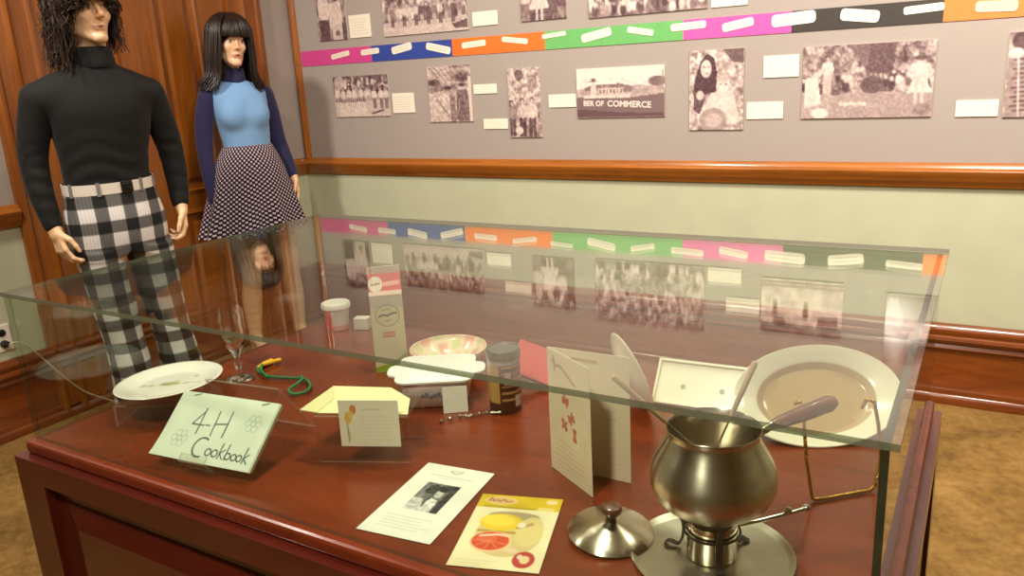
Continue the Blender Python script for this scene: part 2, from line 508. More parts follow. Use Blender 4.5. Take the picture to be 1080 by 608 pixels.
# mouldings
def prof_along_x(name, prof, x0, x1, mat):
    return struct(MB().prism([(-d, z) for d, z in prof], x0, x1, 0).build(name, mat, smooth=35))
def prof_along_y(name, prof, y0, y1, mat):
    return struct(MB().prism([(d, z) for d, z in prof], y0, y1, 1).build(name, mat, smooth=35))
P_BASE = [(0, 0), (.034, 0), (.036, .02), (.03, .036), (.026, .04), (.026, .05), (.022, .064), (.018, .07), (.018, .225),
          (.026, .232), (.03, .24), (.026, .25), (.024, .254), (.034, .262), (.04, .276), (.036, .288), (.03, .292), (.03, .300),
          (.034, .306), (.034, .318), (.026, .330), (.014, BB), (0, BB)]
P_RAIL = [(0, .885), (.014, .887), (.018, .9), (.026, .908), (.03, .914), (.034, .93), (.04, .938), (.042, .95), (.036, .958), (.026, .962), (.02, .972), (.012, .979), (0, .98)]
prof_along_x('baseboard_back', P_BASE, 0, RX, m_base)
prof_along_x('trim_1', P_RAIL, 0, RX, m_trim)
prof_along_y('trim_2', P_RAIL, DY1, -.0005, m_trim_v)
prof_along_y('trim_3', P_RAIL, RY, DY0, m_trim_v)
prof_along_y('baseboard_left', P_BASE, RY, -.0005, m_base_l)
# upright bead in the corner
prof = [(0, 0), (.012, -.002), (.018, -.012), (.022, -.02), (.028, -.024), (.034, -.022), (.04, -.012), (.05, -.008), (.056, 0)]
struct(MB().prism(prof, .975, RZ, 2).build('trim_4', m_trim_v, smooth=40))

# door in the side wall: fluted casing, leaf with tall recessed panels
door = bpy.data.objects.new('door_1', None); COL.objects.link(door); struct(door)
def casing(y0, y1, s):
    # s = +1: inner edge is y0
    w = y1 - y0; d = [(0, 0), (.0, .02), (.1, .034), (.16, .034), (.2, .026), (.44, .026), (.5, .034), (.54, .036), (.58, .028), (.62, .024), (.9, .024), (.94, .03), (1, .03), (1, 0)]
    pl = [(x, y0 + t * w) if s > 0 else (x, y1 - t * w) for t, x in d]
    return MB().prism(pl, 0, 2.75, 2)
casing(-.464, DY1, -1).build('door_casing', m_door, door, smooth=30)
casing(DY0, -1.49, 1).build('door_casing', m_door, door, smooth=30)
MB().box((0, DY0, 2.62), (.036, DY1, 2.78)).build('door_casing', wood('door_head_wood', (140, 66, 12), (176, 92, 22), (2.2, .2, 2.2), .38, .3), door, bevel=.004)
lf = MB()
L0, L1 = -1.492, -.462
def leafpanel(y0, y1, z0, z1):
    # sloped moulding down to a recessed field that rises again in the middle
    e = [(0, .016), (.022, .021), (.03, .010), (.05, .004), (.06, .004), (.085, .011)]
    for (a, da), (b, db) in zip(e[:-1], e[1:]):
        A = [(da, y0 + a, z0 + a), (da, y1 - a, z0 + a), (da, y1 - a, z1 - a), (da, y0 + a, z1 - a)]
        B = [(db, y0 + b, z0 + b), (db, y1 - b, z0 + b), (db, y1 - b, z1 - b), (db, y0 + b, z1 - b)]
        lf.add(A + B, [(0, 1, 5, 4), (1, 2, 6, 5), (2, 3, 7, 6), (3, 0, 4, 7)])
    b, db = e[-1]
    lf.add([(db, y0 + b, z0 + b), (db, y1 - b, z0 + b), (db, y1 - b, z1 - b), (db, y0 + b, z1 - b)], [(0, 1, 2, 3)])
pys = [(-1.395, -1.105), (-.918, -.634)]; pzs = [(.40, .815), (.885, 2.5)]
ys = [L0, pys[0][0], pys[0][1], pys[1][0], pys[1][1], L1]; zs = [0, pzs[0][0], pzs[0][1], pzs[1][0], pzs[1][1], 2.62]
for i in range(5):
    for j in range(5):
        if i in (1, 3) and j in (1, 3):
            leafpanel(ys[i], ys[i + 1], zs[j], zs[j + 1]); continue
        lf.add([(.016, ys[i], zs[j]), (.016, ys[i + 1], zs[j]), (.016, ys[i + 1], zs[j + 1]), (.016, ys[i], zs[j + 1])], [(0, 1, 2, 3)])
lf.build('door_leaf', m_door, door, recalc=False)

# wall socket with plug, and the flex that drops from it to the floor
m_white_pl = plain('white_plastic', (225, 220, 205), .35)
m_black = plain('black_plastic', (22, 20, 20), .4)
so = thing('wall_socket', 'white double wall socket above the wooden baseboard on the door wall', 'socket', (0, -1.868, .435))
MB().box((0, -.036, -.058), (.007, .036, .058)).build('cover_plate', m_white_pl, so, bevel=.003)
MB().lathe([(.016, 0), (.016, .0025), (.013, .004)], 24, M=Matrix.Translation((.007, 0, .024)) @ Matrix.Rotation(PI / 2, 4, 'Y')).build('outlet', m_black, so, smooth=30)
MB().lathe([(.016, 0), (.016, .0025), (.013, .004)], 24, M=Matrix.Translation((.007, 0, -.024)) @ Matrix.Rotation(PI / 2, 4, 'Y')).build('outlet', m_black, so, smooth=30)
cord = thing('power_cord', 'thin pale cord drooping from the wall socket to the floor', 'cord', (0, -1.868, 0))
MB().tube([(.0115, 0, .415), (.03, 0, .41), (.036, .002, .405)], [.014, .016, .009], 16).build('plug', m_black, cord, smooth=40)
cp = [(.036, .002, .405), (.045, .02, .415), (.06, .053, .40), (.065, .115, .312), (.07, .178, .21), (.08, .247, .116), (.09, .33, .048), (.1, .4, .012), (.12, .6, .0045), (.2, .8, .0045)]
cps = []
for i in range(len(cp) - 1):
    p0 = Vector(cp[max(i - 1, 0)]); p1 = Vector(cp[i]); p2 = Vector(cp[i + 1]); p3 = Vector(cp[min(i + 2, len(cp) - 1)])
    for k in range(5):
        t = k / 5; cps.append(.5 * ((2 * p1) + (p2 - p0) * t + (2 * p0 - 5 * p1 + 4 * p2 - p3) * t * t + (3 * p1 - p0 - 3 * p2 + p3) * t ** 3))
for q in cps: q.z = max(q.z, .0042)
MB().tube(cps, .004, 8).build('flex', plain('cream_flex', (188, 172, 140), .5), cord, smooth=60)

# ================================================================== THINGS ON THE WALL
m_print = attr_mat('photo_paper', .45, spec=.35)
m_print_gloss = attr_mat('glossy_photo_paper', .12, spec=.6)
m_card = attr_mat('caption_card', .7)
m_edge = plain('board_edge', (200, 190, 176), .8)
DK, LT = (66, 42, 48), (238, 220, 210)

def crowd(cv, v0, v1, n, hs, seed, dark=(40, 40, 40), light=(235, 235, 235)):
    r = random.Random(seed)
    for k in range(n):
        v = v0 + (v1 - v0) * (k / n); u = r.random(); sz = hs * (.75 + .5 * (k / n))
        g = r.choice([30, 60, 90, 150, 200, 235]); b = (g, g, g)
        cv.ell(u, v + sz * 2.1, sz * 1.2 / cv.asp, sz * 1.9, b)
        h = r.choice([25, 40, 190, 215]); cv.ell(u, v, sz * .62 / cv.asp, sz * .75, (h, h, h))
        if h < 100: cv.ell(u, v + sz * .25, sz * .42 / cv.asp, sz * .5, (190, 190, 190))
def figure(cv, u, v, h, top, bottom, hair=35, skin=205, skirt=False, w=1.0):
    a = 1 / cv.asp
    if skirt: cv.poly([(u - .09 * h * a * w, v + .48 * h), (u + .09 * h * a * w, v + .48 * h), (u + .17 * h * a * w, v + .72 * h), (u - .17 * h * a * w, v + .72 * h)], (bottom,) * 3)
    for s in (-1, 1):
        cv.line([(u + s * .05 * h * a, v + .5 * h), (u + s * .06 * h * a, v + .98 * h)], (.028 if skirt else .05) * h, (skin if skirt else bottom,) * 3)
    cv.ell(u, v + .33 * h, .115 * h * a * w, .2 * h, (top,) * 3)
    for s in (-1, 1): cv.line([(u + s * .1 * h * a * w, v + .2 * h), (u + s * .15 * h * a * w, v + .36 * h), (u + s * .1 * h * a, v + .48 * h)], .028 * h, (top,) * 3)
    cv.ell(u, v + .05 * h, .06 * h * a, .075 * h, (hair,) * 3); cv.ell(u, v + .075 * h, .042 * h * a, .055 * h, (skin,) * 3)

def photo_paint(kind, asp, nx=110):
    ny = max(24, int(nx / asp)) if asp > 1 else int(nx / asp)
    if asp <= 1: nx = 70; ny = int(70 / asp)
    cv = Canvas(nx, ny, (150, 150, 150), asp, seed=hash(kind) % 1000 if False else sum(map(ord, kind)))
    N = cv.noise
    if kind == 'cheer':
        cv.rect(0, 0, 1, .45, (70, 70, 70)); N(60, (26, 12)); crowd(cv, .05, .3, 40, .045, 3); cv.ell(.12, .16, .1, .16, (200,) * 3, .8)
        cv.rect(0, .62, 1, 1, (200,) * 3); cv.poly([(.05, .66), (.62, .6), (.62, 1), (.08, 1)], (222,) * 3)
        for i, u in enumerate((.06, .17, .28, .38, .5, .6)): figure(cv, u, .26 + .02 * (i % 2), .52, 225, 45, 60, 190, True)
        for u in (.74, .86, .95): figure(cv, u, .3, .5, 230, 90, 40, 190)
        figure(cv, .62, .5, .4, 190, 200, 50, 200); cv.line([(.68, .93), (.88, .85)], .02, (40,) * 3); N(20, (40, 24))
    elif kind == 'men':
        N(70, (10, 14)); cv.poly([(0, 0), (.5, 0), (.55, .4), (.1, .3)], (190,) * 3); cv.poly([(0, .5), (.45, .42), (.6, .95), (.5, 1), (0, 1)], (200,) * 3)
        for k in range(5): cv.line([(.05 + .12 * k, .02), (.3 + .1 * k, .26)], .012, (120,) * 3)
        cv.ell(.17, .34, .12, .12, (120,) * 3); cv.ell(.16, .29, .13, .06, (60,) * 3); cv.ell(.45, .38, .11, .1, (170,) * 3); cv.ell(.46, .39, .1, .035, (30,) * 3)
        cv.ell(.8, .3, .12, .14, (190,) * 3); cv.ell(.8, .22, .14, .08, (70,) * 3); cv.ell(.8, .34, .09, .03, (50,) * 3)
        cv.poly([(.66, .44), (.9, .42), (.98, 1), (.64, 1)], (90,) * 3); cv.line([(.2, .6), (.5, .95)], .02, (140,) * 3); cv.rect(.5, .55, .62, 1, (110,) * 3); N(45, (24, 30)); cv.rect(.94, .2, 1, 1, (225,) * 3)
    elif kind == 'trees':
        cv.rect(0, 0, 1, .5, (185,) * 3); N(50, (14, 20)); cv.ell(.35, .1, .13, .08, (80,) * 3); cv.ell(.75, .22, .15, .12, (130,) * 3, .7); N(35, (30, 40))
        cv.rect(0, .45, .12, .8, (70,) * 3); figure(cv, .1, .47, .5, 120, 60, 50); figure(cv, .42, .44, .54, 200, 40, 40); figure(cv, .72, .43, .56, 225, 50, 60); cv.ell(.3, .9, .12, .06, (210,) * 3); N(35, (16, 34))
    elif kind == 'sign':
        cv.rect(0, 0, 1, .45, (242,) * 3); cv.poly([(0, .42), (.2, .36), (.95, .38), (1, .42), (1, .62), (0, .62)], (170,) * 3)
        cv.poly([(.09, .4), (.16, .34), (.5, .32), (.6, .36), (.62, .45), (.1, .46)], (110,) * 3); cv.rect(.25, .4, .62, .56, (190,) * 3)
        for k in range(9): cv.rect(.27 + .04 * k, .43, .285 + .04 * k, .5, (90,) * 3)
        cv.poly([(.18, .24), (.22, .24), (.24, .6), (.16, .6)], (215,) * 3); cv.ell(.2, .22, .025, .05, (60,) * 3); cv.line([(.15, .27), (.24, .26)], .01, (70,) * 3)
        cv.ell(.92, .3, .1, .1, (95,) * 3); cv.ell(.6, .44, .06, .07, (100,) * 3); cv.ell(.72, .48, .08, .05, (150,) * 3); N(28, (40, 22)); cv.rect(0, 0, 1, .2, (244,) * 3)
        cv.poly([(0, .58), (.55, .62), (1, .54), (1, 1), (0, 1)], (84,) * 3); cv.poly([(0, .82), (.5, .9), (1, .93), (1, 1), (0, 1)], (50,) * 3); cv.line([(.98, .1), (.975, .45)], .012, (120,) * 3)
    elif kind == 'mother':
        cv.a[:] = 175; N(70, (16, 22)); N(40, (30, 40)); cv.poly([(.62, 0), (1, 0), (1, .18), (.8, .16)], (70,) * 3)
        cv.poly([(.2, .14), (.32, .04), (.46, .1), (.52, .3), (.5, .52), (.3, .55), (.06, .55), (.1, .36)], (30,) * 3)
        cv.ell(.31, .23, .1, .11, (222,) * 3); cv.ell(.27, .21, .035, .016, (150,) * 3); cv.ell(.36, .21, .035, .016, (150,) * 3); cv.ell(.33, .29, .03, .012, (160,) * 3)
        cv.poly([(.08, .5), (.3, .6), (.2, .8), (.08, .75)], (60,) * 3); cv.ell(.2, .56, .07, .06, (215,) * 3)
        cv.poly([(.4, .55), (.8, .5), (.95, .9), (.6, .95), (.3, .7)], (220,) * 3); cv.ell(.63, .42, .12, .11, (232,) * 3); cv.ell(.62, .35, .12, .06, (180,) * 3); cv.ell(.58, .43, .018, .01, (80,) * 3); cv.ell(.68, .43, .018, .01, (80,) * 3)
        cv.ell(.45, .88, .26, .16, (150,) * 3); cv.ell(.45, .88, .16, .09, (185,) * 3); N(22, (26, 36))
    elif kind == 'dance':
        cv.a[:] = 130; N(80, (22, 12)); N(50, (60, 34)); cv.poly([(.5, 0), (.72, 0), (.7, .4), (.5, .5)], (60,) * 3); cv.poly([(.36, 0), (.52, 0), (.5, .35)], (90,) * 3)
        crowd(cv, .36, .52, 70, .035, 9); cv.rect(0, .68, 1, 1, (160,) * 3); cv.poly([(.25, .7), (.5, .64), (1, .68), (1, 1), (.2, 1)], (150,) * 3); cv.ell(.55, .55, .09, .12, (60,) * 3)
        cv.poly([(.02, .45), (.12, .4), (.16, .8), (.02, .85)], (225,) * 3); figure(cv, .2, .14, .5, 220, 190, 50); cv.line([(.1, .4), (.2, .3)], .03, (210,) * 3)
        figure(cv, .9, .17, .7, 210, 225, 60, 200, True, 1.3); cv.ell(.9, .22, .06, .03, (50,) * 3); cv.ell(.15, .93, .07, .07, (240,) * 3); cv.ell(.93, .9, .07, .08, (120,) * 3)
        for k in range(6): cv.ell(.32 + .035 * k, .8 + .01 * (k % 2), .02, .025, (220,) * 3)
        N(26, (70, 40))
    elif kind == 'dress':
        N(60, (10, 10)); cv.poly([(0, .3), (.5, .2), (.6, 1), (.02, 1)], (140,) * 3)
        for k in range(12): cv.line([(.05 + .03 * (k % 2), .32 + .055 * k), (.5, .28 + .055 * k)], .012, (60,) * 3)
        for k in range(6): cv.line([(.08 + .07 * k, .3), (.12 + .07 * k, 1)], .01, (220,) * 3)
        cv.ell(.3, .14, .14, .14, (190,) * 3); cv.ell(.12, .1, .1, .13, (50,) * 3); cv.ell(.06, .24, .06, .06, (230,) * 3); N(25, (24, 30))
    elif kind == 'pair':
        cv.a[:] = 110; N(60, (10, 14)); cv.ell(.25, .42, .2, .25, (225,) * 3); cv.ell(.25, .16, .1, .1, (180,) * 3); cv.ell(.25, .1, .12, .08, (40,) * 3)
        cv.poly([(.05, .62), (.4, .62), (.42, 1), (.1, 1)], (45,) * 3); cv.poly([(.4, .35), (.85, .3), (.9, .75), (.45, .8)], (215,) * 3); cv.ell(.62, .15, .12, .11, (200,) * 3); cv.ell(.62, .08, .14, .08, (60,) * 3)
        cv.poly([(.5, .72), (.85, .72), (.85, 1), (.5, 1)], (200,) * 3); cv.ell(.68, .88, .08, .05, (90,) * 3); cv.poly([(.85, .7), (1, .7), (1, 1), (.87, 1)], (60,) * 3); cv.line([(.1, .55), (.35, .6)], .03, (230,) * 3); N(25, (20, 26))
    elif kind == 'band':
        cv.a[:] = 90; N(70, (22, 9)); crowd(cv, .15, .5, 90, .05, 5); cv.rect(0, .78, 1, 1, (205,) * 3); cv.poly([(0, .72), (.8, .76), (1, .7), (1, 1), (.05, 1)], (200,) * 3)
        for k in range(12): figure(cv, .12 + .072 * k, .4, .42, random.Random(k).choice([215, 120, 60]), 180 if k % 2 else 60, 50, 210)
        cv.poly([(.82, .86), (1, .78), (1, .95), (.85, .95)], (60,) * 3); N(25, (60, 26))
    elif kind == 'group':
        cv.a[:] = 80; N(60, (14, 14)); cv.ell(.42, .28, .11, .1, (70,) * 3); figure(cv, .42, .2, .85, 225, 210, 35, 200, True, 1.5); figure(cv, .12, .35, .7, 190, 110, 50); figure(cv, .72, .25, .8, 200, 60, 50); cv.rect(.8, .4, 1, .8, (50,) * 3); crowd(cv, .1, .2, 12, .06, 2); N(30, (26, 26))
    elif kind == 'mass':
        cv.a[:] = 100; N(60, (20, 10)); crowd(cv, .05, .85, 330, .032, 8); N(30, (70, 40))
    elif kind == 'lake':
        cv.rect(0, 0, 1, .2, (90,) * 3); cv.rect(0, .2, 1, .45, (205,) * 3); cv.rect(0, .45, 1, .52, (240,) * 3); cv.rect(0, .52, 1, 1, (225,) * 3); N(45, (10, 12)); figure(cv, .56, .28, .34, 60, 60, 50); figure(cv, .18, .3, .32, 110, 70, 50)
        cv.ell(.24, .22, .08, .08, (70,) * 3); cv.poly([(.7, .2), (.95, .22), (.95, .4), (.72, .36)], (90,) * 3); cv.rect(0, .86, 1, .97, (150,) * 3); N(25, (30, 26))
    elif kind == 'portrait':
        cv.a[:] = 120; N(60, (8, 10)); cv.ell(.45, .4, .2, .2, (210,) * 3); cv.ell(.45, .26, .24, .14, (40,) * 3); cv.poly([(.1, 1), (.2, .62), (.7, .62), (.85, 1)], (70,) * 3); N(25, (20, 26))
    cv.tone(DK, LT); return cv

def wall_photo(kind, x0, x1, z0, z1, label, gloss=False, text=None):
    w, h = x1 - x0, z1 - z0
    t = thing('mounted_photograph', label, 'photograph', ((x0 + x1) / 2, -.0006, (z0 + z1) / 2), 0, 'black and white photographs on the wall')
    print_board('print', photo_paint(kind, w / h), w, h, .006, [m_print_gloss if gloss else m_print, m_edge], t)
    if text:
        for s, size, x, z, a, sx in text:
            lettering('lettering', s, size, plain('sign_lettering', (226, 208, 200), .7), t, Matrix.Translation((x, -.0064, z)) @ Matrix.Rotation(R(a), 4, 'Y'), .0003, 'CENTER', .0, .0012, sx)
    return t
wall_photo('cheer', .288, .68, 1.210, 1.431, 'black and white photograph of a row of cheerleaders in white tops')
wall_photo('men', .947, 1.215, 1.172, 1.454, 'black and white photograph of close-up men in dark glasses')
wall_photo('trees', 1.434, 1.615, 1.089, 1.422, 'narrow tall black and white photograph of people standing under trees')
wall_photo('sign', 1.81, 2.244, 1.177, 1.402, 'black and white photograph of a hall behind a CHAMBER OF COMMERCE sign',
           text=[('BER OF', .034, -.132, -.048, 2, .95), ('COMMERCE', .038, .045, -.055, 3, 1.05), ('DECORATING PAINT CENTER', .0165, -.065, -.018, 0, 1.05)])
wall_photo('mother', 2.357, 2.592, 1.115, 1.451, 'black and white photograph of a long-haired woman holding a small child')
wall_photo('dance', 2.83, 3.307, 1.156, 1.438, 'large black and white photograph of dancers before an outdoor crowd')
wall_photo('dress', 3.54, 3.95, 1.149, 1.447, 'black and white photograph of a person in a patterned dress, cut by the frame')
wall_photo('pair', .222, .43, 1.628, 1.92, 'black and white photograph of two people above the pink end of the timeline')
wall_photo('band', .685, 1.222, 1.622, 1.872, 'wide black and white photograph of a band and crowd above the blue band')
wall_photo('group', 1.525, 1.767, 1.635, 1.905, 'black and white photograph of three people above the orange timeline band')
wall_photo('mass', 1.88, 2.432, 1.623, 1.94, 'large black and white photograph packed with a seated crowd above the green band')
wall_photo('lake', 2.692, 3.032, 1.651, 1.899, 'pale black and white photograph of figures on a shore, seen mirrored in glass', True)
wall_photo('portrait', 3.20, 3.56, 1.675, 1.978, 'glossy dark portrait photograph with lamp glare, mirrored in the case corner', True)

def caption(x0, x1, z0, z1, label, n):
    w, h = x1 - x0, z1 - z0
    cv = Canvas(56, max(16, int(56 * h / w)), (238, 230, 212), seed=int(x0 * 1000)); cv.textlines(.07, .93, .14, .88, n, (196, 188, 172), .014)
    return tag(print_board('mounted_caption_card', cv, w, h, .004, [m_card, m_edge], M=Matrix.Translation(((x0 + x1) / 2, -.0006, (z0 + z1) / 2))), label, 'caption card', 'white caption cards on the wall')
caption(.70, .847, 1.224, 1.328, 'nearly square white caption card right of the cheerleaders photograph', 6)
caption(1.229, 1.367, 1.308, 1.354, 'small white caption card beside the upper half of the dark-glasses photograph', 3)
caption(1.277, 1.421, 1.132, 1.182, 'small white caption card touching the lower left of the narrow tree photograph', 3)
caption(1.657, 1.803, 1.230, 1.290, 'white caption card just left of the COMMERCE sign photograph', 3)
caption(2.672, 2.814, 1.326, 1.413, 'white caption card just left of the large dancers photograph, upper one', 4)
caption(2.607, 2.757, 1.158, 1.228, 'white caption card by the lower corner of the mother and child photograph', 4)
caption(3.388, 3.526, 1.153, 1.2135, 'white caption card right of the large dancers photograph', 4)
caption(.447, .597, 1.630, 1.7475, 'square white caption card above where the pink timeline band meets blue', 6)
caption(1.248, 1.394, 1.634, 1.700, 'white caption card above the left half of the orange timeline band', 4)
caption(1.352, 1.51, 1.782, 1.838, 'white caption card high above the orange band, visible only in reflection', 3)
caption(2.448, 2.60, 1.622, 1.689, 'white caption card right of the packed crowd photograph, above the pink band', 4)
caption(2.533, 2.685, 1.756, 1.823, 'white caption card beside the shore photograph, visible only in reflection', 3)

Z0, Z1 = 1.4997, 1.582
bands = [(.062, .584, (206, 66, 140), 'magenta timeline band at the corner end of the wall strip'), (.584, 1.114, (44, 66, 152), 'blue timeline band between the magenta and orange ones'),
         (1.114, 1.648, (240, 112, 34), 'orange timeline band between the blue and green ones'), (1.648, 2.326, (104, 176, 100), 'green timeline band on the wall strip'),
         (2.326, 2.778, (226, 86, 168), 'pink timeline band between the green and charcoal ones'), (2.778, 3.3206, (58, 52, 48), 'charcoal timeline band on the wall strip'),
         (3.3206, 4.1, (240, 128, 62), 'orange timeline band after the charcoal one, running out of frame')]
for i, (a, b, c, lab) in enumerate(bands):
    tag(MB().box((a, -.0032 , Z0), (b, -.0006, Z1)).build('mounted_timeline_band', plain('band_paper', c, .7, var=.02, vscale=40)), lab, 'timeline band', 'coloured timeline bands on the wall')
slips = [(.360, 1.547, .134, .037, 8, 'first white slip on the magenta band, tilted up'), (.575, 1.553, .127, .033, 3, 'white slip across the magenta and blue joint'), (.792, 1.557, .135, .050, 9, 'white slip tilted up in the middle of the blue band'),
         (1.028, 1.543, .154, .055, -13, 'large white slip tilted down at the orange end of the blue band'), (1.246, 1.550, .142, .033, 3, 'level white slip on the orange band next to blue'), (1.484, 1.553, .145, .036, -8, 'white slip tilted down on the orange band next to green'),
         (1.698, 1.563, .126, .022, 4, 'thinnest white slip, at the orange and green joint'), (1.916, 1.548, .151, .052, 10, 'thick white slip tilted up on the green band'), (2.130, 1.550, .124, .039, -11, 'white slip tilted down on the green band'),
         (2.349, 1.556, .155, .034, 2, 'white slip across the green and pink joint'), (2.562, 1.546, .131, .046, 9, 'white slip tilted up on the pink band'), (2.785, 1.552, .171, .053, 3, 'long white slip across the pink and charcoal joint'),
         (3.033, 1.545, .142, .056, -8, 'thick white slip tilted down on the charcoal band'), (3.254, 1.552, .136, .032, 3, 'thin white slip on the charcoal band beside the last orange'), (3.488, 1.541, .133, .042, -3, 'grey lined slip on the last orange band')]
for i, (x, z, w, h, a, lab) in enumerate(slips):
    h = h - abs(math.sin(R(a))) * w * .55; h = max(h, .02)
    g = MB(); poly = []
    r_ = h * .32
    for cx, cz, a0 in ((w / 2 - r_, h / 2 - r_, 0), (-w / 2 + r_, h / 2 - r_, 90), (-w / 2 + r_, -h / 2 + r_, 180), (w / 2 - r_, -h / 2 + r_, 270)):
        for k in range(5): t = R(a0 + k * 22.5); poly.append((cx + r_ * math.cos(t), cz + r_ * math.sin(t)))
    g.prism(poly, -.0052, -.0034, 1)
    for k in range(2):
        zz = h * (.16 - .32 * k); L = w * (.4 - .05 * k)
        g.box((-L, -.0054, zz - h * .035), (L * .9, -.0051, zz + h * .035), 1)
    o = g.build('mounted_paper_slip', [plain('slip_paper', (240, 230, 212) if i < 14 else (206, 190, 172), .7), plain('slip_print', (190, 182, 170), .8)], M=Matrix.Translation((x, 0, z)) @ Matrix.Rotation(R(-a), 4, 'Y'))
    tag(o, lab, 'paper slip', 'white slips on the timeline')
# ================================================================== DISPLAY CASE
X0, X1, Y0, Y1, ZB, ZT = 1.964, 3.457, -2.761, -1.9275, .765, 1.0588
m_mah = wood('mahogany', (70, 20, 11), (92, 29, 15), (.22, 2.4, 2.4), .3, .5, 7)
m_mah_v = wood('mahogany_upright', (70, 20, 11), (92, 29, 15), (2.4, 2.4, .25), .3, .5, 7)
m_deck = wood('mahogany_deck', (94, 34, 15), (130, 53, 24), (.5, 1.6, 1), .26, .25, 5)
m_pane = sheet_glass('case_glass'); m_pedge = edge_glass('case_glass_edge', (116, 118, 96), .35, tint=(190, 200, 180)); m_dedge = edge_glass('dark_glass_edge', (38, 52, 44), .25, tint=(150, 180, 160)); m_vedge = edge_glass('upright_glass_edge', (96, 104, 84), .86, tint=(225, 230, 218))
m_acr = sheet_glass('clear_acrylic', (250, 250, 248)); m_aedge = edge_glass('acrylic_edge', (214, 200, 184), .7, tint=(244, 240, 236))

case = thing('display_case', 'glass-topped mahogany museum display case full of kitchen keepsakes', 'display case', ((X0 + X1) / 2, (Y0 + Y1) / 2, 0))
ox, oy = (X0 + X1) / 2, (Y0 + Y1) / 2
S = lambda x, y, z: (x - ox, y - oy, z)
bx0, bx1, by0, by1 = 1.942, 3.478, -2.795, -1.897
# carcass: core set back, frames of stiles and rails, raised fields
cb = MB()
cb.box(S(bx0 + .02, by0 + .02, .0), S(bx1 - .02, by1 - .02, .738))
cb.build('carcass', m_mah_v, case)
for y, sgn in ((by0, 1), (by1, -1)):
    ya, yb = sorted((y, y + sgn * .02)); mx_ = (bx0 + bx1) / 2
    for a, b in ((bx0, bx0 + .085), (bx1 - .085, bx1), (mx_ - .045, mx_ + .045)): MB().box(S(a, ya, .12), S(b, yb, .6902)).build('stile', m_mah_v, case)
    for a, b in ((.69, .738), (0, .12)): MB().box(S(bx0, ya, a), S(bx1, yb, b)).build('rail', m_mah, case)
for x, sgn in ((bx0, 1), (bx1, -1)):
    xa, xb = sorted((x, x + sgn * .02))
    for a, b in ((by0 + .02, by0 + .105), (by1 - .105, by1 - .02)): MB().box(S(xa, a, .12), S(xb, b, .69)).build('stile', m_mah_v, case)
    for a, b in ((.69, .738), (0, .12)): MB().box(S(xa, by0 + .02, a), S(xb, by1 - .02, b)).build('rail', m_mah_v, case)
def raised(c0, c1, face, axis, sgn):
    # bevelled field standing on the recessed carcass
    g = MB(); (a0, z0), (a1, z1) = c0, c1; e = .075
    def P(a, d, z): return S(a, face + sgn * d, z) if axis == 'y' else S(face + sgn * d, a, z)
    A = [P(a0 + .03, -.001, z0 + .03), P(a1 - .03, -.001, z0 + .03), P(a1 - .03, -.001, z1 - .03), P(a0 + .03, -.001, z1 - .03)]
    B = [P(a0 + e, -.014, z0 + e), P(a1 - e, -.014, z0 + e), P(a1 - e, -.014, z1 - e), P(a0 + e, -.014, z1 - e)]
    g.add(A + B, [(0, 1, 5, 4), (1, 2, 6, 5), (2, 3, 7, 6), (3, 0, 4, 7), (4, 5, 6, 7), (3, 2, 1, 0)])
    g.build('raised_panel', m_mah, case)
for y, sg in ((by0 + .02, 1), (by1 - .02, -1)):
    raised((bx0 + .085, .12), ((bx0 + bx1) / 2 - .045, .69), y, 'y', sg); raised(((bx0 + bx1) / 2 + .045, .12), (bx1 - .085, .69), y, 'y', sg)
for x, sg in ((bx0 + .02, 1), (bx1 - .02, -1)):
    raised((by0 + .105, .12), (by1 - .105, .69), x, 'x', sg)
MB().box(S(1.953, -2.777, .7382), S(3.465, -1.912, ZB - .0004)).build('deck', m_deck, case, bevel=.006)
T = .008
g = ZB
MB().box(S(X0, Y0, g), S(X1, Y0 + T, ZT - T - .0003), big=1).build('front_pane', [m_pane, m_vedge], case)
MB().box(S(X0, Y1 - T, g), S(X1, Y1, ZT - T - .0003), big=1).build('back_pane', [m_pane, m_vedge], case)
MB().box(S(X0, Y0 + T + .0003, g), S(X0 + T, Y1 - T - .0003, ZT - T - .0003), big=1).build('end_pane', [m_pane, m_vedge], case)
MB().box(S(X1 - T, Y0 + T + .0003, g), S(X1, Y1 - T - .0003, ZT - T - .0003), big=1).build('end_pane', [m_pane, m_dedge], case)
MB().box(S(X0 - .003, Y0 - .003, ZT - T), S(X1 + .009, Y1 + .003, ZT), big=1).build('top_pane', [m_pane, m_pedge], case)

# ================================================================== THINGS IN THE CASE
m_page = attr_mat('printed_paper', .7); m_paper = plain('white_paper', (232, 228, 210), .8)
m_steel = brushed('brushed_steel', (206, 196, 176), .27, .85); m_chrome = plain('polished_steel', (196, 186, 170), .12, 1)
m_iron = plain('black_iron', (26, 22, 20), .45); m_china = plain('white_china', (238, 232, 220), .18, coat=.5)
m_milkglass = plain('milk_glass', (246, 244, 238), .12, coat=.6)
m_walnut = wood('handle_wood', (70, 34, 16), (108, 58, 28), (6, 6, 1.5), .4, .3)
m_brass = plain('twisted_brass', (214, 168, 84), .25, 1)

def sweep_plate(prof, n=64): return MB().lathe(prof, n)

